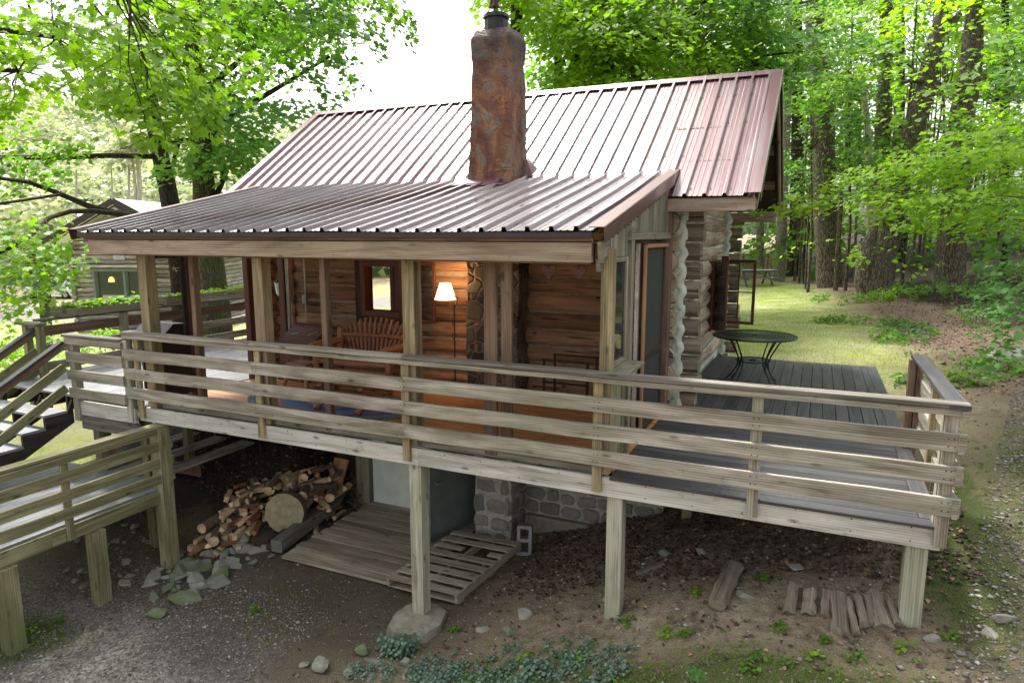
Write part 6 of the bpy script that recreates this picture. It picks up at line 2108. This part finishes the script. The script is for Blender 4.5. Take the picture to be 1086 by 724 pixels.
# --- the near tree reaching in from the right edge
tR = thing('maple_sapling', 'leafy young maple at the right edge with layered bright branches over the lawn', 'tree', (4.6, 5.2, g1(4.6, 5.2)))
mb = MB(); lv = Leaves()
b0 = Vector((4.6, 5.2, g1(4.6, 5.2) - .2))
mb.tube([b0, b0 + Vector((-.1, 0, 1.5)), b0 + Vector((-.2, .1, 3)), b0 + Vector((-.1, .1, 5.5))], [.11, .09, .07, .03], 9, .05)
edge = [(845, 214), (880, 200), (915, 185), (950, 170), (985, 155), (1020, 140), (1060, 125), (1100, 115)]
for i, (u, v) in enumerate(edge):
    d = 8.8 + .25 * sin(i)
    for k in range(6 if i else 1):
        c = at(u + RNG.uniform(-10, 25), v + k * 22 + RNG.uniform(-4, 8), d + k * .10 + RNG.uniform(-.5, .7))
        if v + k * 22 > (215 + (u - 845) * .10 if u < 1010 else 245): continue
        limb(mb, c + Vector((1.0, .5, .06 - .05 * k)), c - Vector((.25, .1, .03)), .007, .002, .04, 5)
        lv.spray(c, (-.95, -.45, 0), 1.3 if i else .9, .5 if i else .25, 165 if i else 60, .085, droop=.22, thick=.06, jit=.3, tilt=.3)
lv.build('crown', 'leafsun', LEAF_NEAR, tR)
lv = Leaves()
for (u, v, d) in [(1085,250,8.2),(1088,290,7.8),(1075,308,7.7),(1095,322,7.5),(1078,337,7.4),(1092,355,7.2),(1082,372,7.2),(1100,300,7.5),(1070,275,8.2),(1095,220,8.2),(1100,270,8)]:
    c = at(u, v, d)
    limb(mb, c + Vector((.9, .45, .05)), c, .007, .002, .04, 5)
    lv.spray(c, (-.9, -.5, 0), 0.8, .36, 80, .085, droop=.3, thick=.08, jit=.35)
lv.build('lower_foliage', 'leafcool', LEAF_NEAR, tR)
mb.build('trunk', 'bark', tR, smooth=True)

def clearings(lv, keep=.1):
    """thin the foliage where the wood's big trunks show between the branches"""
    W = [(855, 894, 128, 235), (856, 900, 245, 306), (818, 850, 128, 165), (818, 850, 236, 300), (912, 950, 240, 316), (958, 1004, 8, 150), (928, 948, 88, 152), (1008, 1046, 10, 120), (914, 928, 88, 150), (994, 1022, 268, 304), (800, 816, 240, 292), (950, 1086, 236, 285)]
    P = np.concatenate(lv.P) - CAMN
    dz = P @ np.array(_fw)
    uu = 543 + FPX * (P @ np.array(_rt)) / dz; vv = 362 - FPX * (P @ np.array(_up)) / dz
    k = np.zeros(len(P), bool)
    for a_, b_, c_, d_ in W:
        k |= (uu > a_ + 3 * np.sin(vv * .21)) & (uu < b_ + 4 * np.sin(vv * .17 + 1)) & (vv > c_ + 6 * np.sin(uu * .4)) & (vv < d_ + 6 * np.sin(uu * .3))
    k = ~k | (RNG.uniform(0, 1, len(P)) < keep)
    lv.P = [np.concatenate(lv.P)[k]]; lv.N = [np.concatenate(lv.N)[k]]; lv.T = [np.concatenate(lv.T)[k]]; lv.S = [np.concatenate(lv.S)[k]]

# --- trunks of the wood on the right, each read off where it stands
RIGHT = [
 ('tall_tree', 'slender pale grey trunk nearest the picnic table', [(826,299),(829,240),(833,150),(836,60),(838,-60)], [12,10,9,8,6], 'barklight'),
 ('tall_tree', 'near black trunk just right of the slender pale grey one', [(841,292),(845,230),(846,140),(846,40),(846,-60)], [15,14,12,10,7], 'barkdark'),
 ('tall_tree', 'thin crooked dark sapling trunk before the broad grey maple', [(854,301),(853,270),(857,240),(850,200),(852,150)], [5,4.5,4,3,2], 'barkdark'),
 ('tall_tree', 'broad grey maple trunk standing straight in the middle of the wood edge', [(881,304),(878,262),(874,200),(872,127),(866,60),(862,-60)], [26,24,24,23,20,14], 'bark'),
 ('tall_tree', 'stout maple leaning right with a split hollow base at the wood edge', [(925,314),(934,270),(946,225),(958,170),(968,140),(980,100),(988,60),(1000,20),(1010,-60)], [34,29,26,23,22,20,18,15,12], 'bark'),
 ('tall_tree', 'upright trunk rising left of the leaning maple above the bright leaves', [(934,306),(936,250),(936,200),(936,147),(939,90),(940,30),(940,-60)], [14,14,15,16,15,13,10], 'bark'),
 ('dead_tree', 'bleached dead trunk beside the upright trunk', [(924,300),(923,200),(921,147),(916,100),(914,86)], [8,8,7,6,4], 'barkwhite'),
 ('tall_tree', 'thick dark maple at the right carrying a bent limb toward the leaning one', [(1006,303),(1011,240),(1016,180),(1021,120),(1030,70),(1034,20),(1036,-60)], [30,27,25,23,21,18,12], 'bark'),
 ('tall_tree', 'slim trunk between the leaning maple and the thick right one', [(952,280),(953,200),(955,120),(956,-40)], [11,9,8,6], 'barkdark'),
 ('tall_tree', 'narrow pale trunk seen through the gap under the rake', [(806,291),(806,250),(806,200),(806,120)], [9,8,7,6], 'barklight'),
 ('tall_tree', 'trunk showing high above the ridge behind the roof', [(700,190),(698,100),(696,20),(694,-60)], [12,11,10,8], 'barkdark'),
 ('tall_tree', 'thin trunk at the far right behind the boulder', [(1062,292),(1064,220),(1066,120),(1066,-40)], [10,9,8,6], 'barkdark'),
]
gmid = ['leaf', 'leafcool', 'leafbright', 'leafbright']
for i, (nm, lb_, pix, ws_, mt) in enumerate(RIGHT):
    if pix[0][0] == 700: g0 = at(700, 190, 24); d = 24.0
    else:
        g0 = gp(*pix[0]); d = (g0 - CAMPOS).dot(_fw)
    e = thing(nm, lb_, 'tree', (g0.x, g0.y, g1(g0.x, g0.y)), 'tall trunks at the wood edge')
    mb = MB()
    pathtrunk(mb, pix, d, ws_, True, .07, 12)
    if 'bent limb' in lb_:
        mb.tube([at(1020, 88, d), at(1000, 92, d), at(985, 88, d - .3), at(968, 85, d - .5), at(955, 88, d - 1)], [.13, .12, .10, .09, .05], 7, .08)
        mb.tube([at(970, 86, d - .5), at(968, 72, d - .5), at(962, 68, d - .5)], [.08, .06, .03], 6, .08)
    if 'leaning right' in lb_:
        mb.tube([at(988, 60, d), at(1000, 35, d), at(1018, 15, d)], [.22, .16, .10], 8, .08)
        mb.tube([at(925, 320, d), at(917, 300, d), at(921, 262, d), at(932, 235, d)], [.35, .4, .32, .1], 9, .12)
    mb.build('trunk', mt, e, smooth=True)
    if nm == 'dead_tree' or i in (2,): continue
    lv = Leaves()
    ut = pix[-2][0]
    for _ in range(16):
        u, v, dd_ = ut + RNG.normal(0, 45), RNG.uniform(-110, 150), d + RNG.uniform(-3.5, 3.5)
        if u < 815 and v > 60 and pix[0][0] > 720: u = 850
        lv.spray(at(u, v, dd_), (RNG.normal(), RNG.normal() - .6, 0), 3.2, 1.5, 150, .20, droop=.25, thick=.22, jit=.4)
    clearings(lv)
    lv.build('crown', gmid[i % 4], LEAF_MID, e)

# trees standing behind the ridge: crowns over the roof
BEHIND = [(545, -5, 17, 'leafbright', 22, 'maple crown drooping into the sky behind the chimney top'), (610, 22, 20, 'leafbright', 50, 'bright maple crown behind the roof right of the chimney'), (672, 45, 19, 'leafbright', 60, 'tallest bright maple crown above the middle of the ridge'),
          (735, 30, 21, 'leafbright', 60, 'mid green maple crown behind the right part of the ridge'), (790, 40, 22, 'leafcool', 70, 'cool green maple crown behind the right roof corner'), (640, 70, 18, 'leafbright', 40, 'low green crown just above the ridge'), (590, 78, 20, 'leafbright', 30, 'small low crown beside the chimney')]
for i, (u, v, d, mt, ns, lb_) in enumerate(BEHIND):
    b = at(min(u, 745), 248, d)
    e = thing('maple_tree', lb_, 'tree', (b.x, b.y, g1(b.x, b.y)), 'maples behind the cabin roof')
    mb = MB()
    top = at(u, v - 90, d)
    mb.tube([Vector((b.x, b.y, g1(b.x, b.y) - .3)), Vector((b.x, b.y, 2)), at(u + 3, v + 20, d), top], [.26, .22, .15, .06], 9, .06)
    lv = Leaves()
    for _ in range(ns):
        uu, vv, dd_ = u + RNG.normal(0, 34 if i else 22), v + RNG.uniform(-90, 60 if i else 14), d + RNG.uniform(-2.5, 2.5)
        if uu < 575 and vv > 12: continue
        if uu < 505: continue
        if uu < 590 and vv > 40: vv = 40 - RNG.uniform(0, 60)
        c = at(uu, vv, dd_)
        lv.spray(c, (RNG.normal() - .2, RNG.normal() - .9, 0), 2.2, 1.0, 130, .15, droop=.35, thick=.14, jit=.4)
        if random.random() < .4: limb(mb, at(u + 2, min(v + 30, vv + 40), d), c, .05, .015, .08, 5)
    if i in (3, 4):  # unseen high crown added to tint the roof reflection and shade the deck
        blob_leaves(lv, ((-.4 if i == 4 else -2.6), 10.6, 14.5), 3.6, 46, 120, .26, droop=.3, thick=.25, jit=.5)
        limb(mb, (b.x, b.y, 9), ((-.4 if i == 4 else -2.6), 10.8, 14.2), .12, .03, .05)
    mb.build('trunk', 'barkdark', e, smooth=True)
    lv.build('crown', mt, LEAF_MID, e)

# layered lower branches over the lawn right of the roof
for i, (u, v, d, mt, lb_) in enumerate([(860,120,28,'leafcool','cool green understory maple right of the roof corner'), (900,60,27,'leafbright','bright understory maple high in the middle of the wood'), (845,200,36,'leafcool','pale green understory tree beside the dark trunk'), (1000,60,22,'leafsun','yellow green understory maple by the thick right trunk'), (1060,70,21,'leaf','green understory maple at the upper right corner'), (960,215,27,'leafsun','light green understory tree behind the layered branches'), (900,150,29,'leaf','green sapling between the broad grey maple and the leaning one'), (1060,200,26,'leafbright','light green sapling deep behind the right edge')]):
    b = at(u, 262, d); zb = g1(b.x, b.y)
    e = thing('understory_tree', lb_, 'tree', (b.x, b.y, zb), 'understory trees in the right wood')
    mb = MB(); mb.tube([Vector((b.x, b.y, zb - .2)), Vector((b.x, b.y, zb + 2.5)), at(u, v, d)], [.07, .055, .03], 7, .06)
    lv = Leaves()
    for _ in range(24):
        c = at(u + RNG.normal(0, 34), v + RNG.uniform(-60, 60), d + RNG.uniform(-5, 1.8))
        lv.spray(c, (RNG.normal() - .3, RNG.normal() - 1, 0), 2.6, 1.1, 110, .17, droop=.28, thick=.09, jit=.3)
        limb(mb, at(u, v + 40, d), c, .02, .006, .05, 5)
    clearings(lv)
    mb.build('trunk', 'bark', e, smooth=True); lv.build('crown', mt, LEAF_MID, e)

# slender trunks deep in the wood
proto_pts = []
mb = MB(); mb.tube([(0, 0, -.5), (.05, .02, 4), (-.05, .05, 7), (.1, 0, 11)], [.10, .085, .06, .02], 7, .06)
pole = mb.build('young_tree', 'bark', None, smooth=True)
for k in range(40):
    o = pole if k == 0 else pole.copy()
    if k: C.objects.link(o)
    u = random.choice([random.uniform(850, 1095), random.uniform(935, 1095)])
    d = random.uniform(27, 52)
    b = at(u, 260, d)
    o.location = (b.x, b.y, g1(b.x, b.y))
    s = random.uniform(.4, 1.05)
    o.scale = (s, s, random.uniform(.9, 1.2)); o.rotation_euler = (random.gauss(0, .04), random.gauss(0, .04), random.uniform(0, 6))
    tag(o, 'slender young trunk standing deep in the shaded wood on the right', 'tree', 'slender trunks deep in the right wood')

# shrubs and saplings along the wood edge
SHR = [(846,291,1.0,.55,'leafbright','light green shrub at the foot of the near black trunk'),(862,296,.7,.4,'leaf','small shrub left of the broad grey maple'),(905,292,1.2,.8,'leafcool','tall leafy shrub between the broad grey maple and the leaning one'),
 (895,320,1.2,.25,'leaf','low green sprawl before the broad grey maple'),(948,318,.5,.3,'leafbright','small bright shrub right of the hollow base'),(985,318,1.6,.55,'leaf','wide green shrub on the brown bank below the thick right trunk'),
 (1035,318,1.3,.5,'leafcool','leafy shrub right of the wide one on the bank'),(975,285,1.5,.7,'leafdeep','deep green shrub in the shade of the wood'),(1065,345,.9,.45,'leafcool','cool green sapling above the boulder'),
 (905,342,.9,.16,'leaf','patch of low leafy plants on the lawn edge'),(1050,392,.6,.15,'leaf','low leafy patch below the boulder'),(985,352,1.2,.14,'leafdeep','low plants on the brown bank'),(1000,410,.5,.12,'leaf','small leafy patch beyond the deck corner'),(1075,300,1.0,.7,'leaf','leafy shrub at the right edge of the bank'),(940,362,.6,.12,'leaf','tiny leafy patch near the lawn')]
for (u, v, R, h, mt, lb_) in SHR:
    p = gp(u, v)
    e = thing('shrub', lb_, 'shrub', p)
    lv = Leaves(); mb = MB()
    for _ in range(int(12 * R + 4)):
        a, r = RNG.uniform(0, 2 * pi), R * math.sqrt(RNG.uniform(0, 1))
        c = np.array((p.x + r * cos(a), p.y + r * sin(a), 0)); c[2] = g1(c[0], c[1]) + h * RNG.uniform(.35, 1.0)
        lv.spray(c, (cos(a), sin(a) - .3, 0), .5, .24, 34, .085, droop=.3, thick=.06, jit=.4)
        mb.tube([(c[0], c[1], g1(c[0], c[1])), tuple(c)], [.008, .004], 4, caps=False)
    lv.build('foliage', mt, LEAF_MID, e); mb.build('stem', 'bark', e)
# lawn edge bushes far left and small shrub near the stairs
for (u, v, d, R, lb_) in [(12, 372, 17, 1.0, 'bright shrub on the lawn behind the stair handrails'), (5, 345, 19, 1.6, 'leafy bush at the left edge of the lawn'), (100, 366, 24, .9, 'bright bush before the neighbour cabin wall')]:
    p = at(u, v, d); p.z = g1(p.x, p.y)
    e = thing('shrub', lb_, 'shrub', p); lv = Leaves()
    for _ in range(40):
        a, r = RNG.uniform(0, 2 * pi), R * math.sqrt(RNG.uniform(0, 1))
        lv.spray((p.x + r * cos(a), p.y + r * sin(a), p.z + R * RNG.uniform(.1, 1.0)), (cos(a), sin(a), 0), .7, .35, 26, .11, droop=.3, thick=.08, jit=.4)
    lv.build('foliage', 'leafbright', LEAF_MID, e)

# far mixed wood behind everything (one mass)
lv = Leaves()
for _ in range(560):
    u = RNG.uniform(500, 1180); d = RNG.uniform(40, 75)
    v = RNG.uniform(-120, 262)
    if u < 590 and v < 215 - 0 and u < 575: continue
    if v > 232: d = RNG.uniform(34, 60)
    lv.spray(at(u, v, d), (RNG.normal(), RNG.normal() - 1, 0), 5.0, 2.6, 75, .48, droop=.3, thick=.5, jit=.5)
lv.build('distant_wood', 'leaf', LEAF_FAR, None, 'stuff')
lv = Leaves()
for _ in range(330):
    u = RNG.uniform(590, 1180); d = RNG.uniform(36, 60); v = RNG.uniform(-100, 235)
    lv.spray(at(u, v, d), (RNG.normal(), RNG.normal() - 1, 0), 4.0, 2.0, 60, .42, droop=.3, thick=.4, jit=.5)
lv.build('distant_wood', 'leafbright', LEAF_FAR, None, 'stuff')

# wooded hillside on the left
hx = np.linspace(-40, 620, 60); hd = np.linspace(62, 260, 30)
Vh = []
def hill_h(u, d):
    top = 120 + 60 * np.clip((u - 150) / 300, 0, 1) + 8 * sin(u * .03) + 5 * sin(u * .08 + 1)     # skyline row
    zt = 2.25 + (248 - top) / FPX * 170
    return -2.8 + (zt + 2.8) * np.clip((d - 66) / 104, 0, 1) ** .9
for d in hd:
    for u in hx:
        p = at(u, 248, d)
        Vh.append((p.x, p.y, hill_h(u, d)))
nh = len(hx)
Fh = [(j * nh + i, j * nh + i + 1, (j + 1) * nh + i + 1, (j + 1) * nh + i) for j in range(len(hd) - 1) for i in range(nh - 1)]
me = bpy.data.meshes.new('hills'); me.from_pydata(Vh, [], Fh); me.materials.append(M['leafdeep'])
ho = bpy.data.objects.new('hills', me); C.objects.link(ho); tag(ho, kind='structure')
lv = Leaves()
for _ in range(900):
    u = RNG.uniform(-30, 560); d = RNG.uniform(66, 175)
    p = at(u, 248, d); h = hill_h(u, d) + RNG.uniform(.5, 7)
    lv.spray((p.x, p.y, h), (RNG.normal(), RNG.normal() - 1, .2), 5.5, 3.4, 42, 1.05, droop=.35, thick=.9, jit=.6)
lv.build('distant_wood', 'leafhaze', LEAF_FAR, None, 'stuff')
for k, (u, v0, v1, w_) in enumerate([(143, 240, 165, 3.2), (147, 240, 150, 5.0), (136, 215, 150, 2.5), (118, 240, 175, 2), (80, 235, 180, 2.2), (240, 200, 150, 2)]):
    e = thing('birch_tree', ['slim white trunk left of the thickest birch on the hillside', 'thickest white birch trunk on the pale hillside', 'forked white branch stem beside the birches', 'thin white trunk left of the birch pair', 'thin white trunk over the neighbour roof', 'thin white trunk right of the upright mossy maple'][k], 'tree', at(u, 248, 62), 'white trunks on the hillside')
    one(lambda mb: mb.tube([at(u, v0 + 20, 62), at(u + 1, (v0 + v1) / 2, 62), at(u - 3 + k, v1, 62)], [w_ / 2 * 62 / FPX, w_ / 2 * 62 / FPX, w_ / 3 * 62 / FPX], 7, .05), 'trunk', 'barkwhite', e)
    lv = Leaves()
    for _ in range(5):
        lv.spray(at(u + RNG.normal(0, 10), v1 + RNG.uniform(-20, 10), 62), (RNG.normal(), -1, 0), 3, 1.5, 35, .6, droop=.3, thick=.3, jit=.5)
    lv.build('crown', 'leafhaze', LEAF_FAR, e)
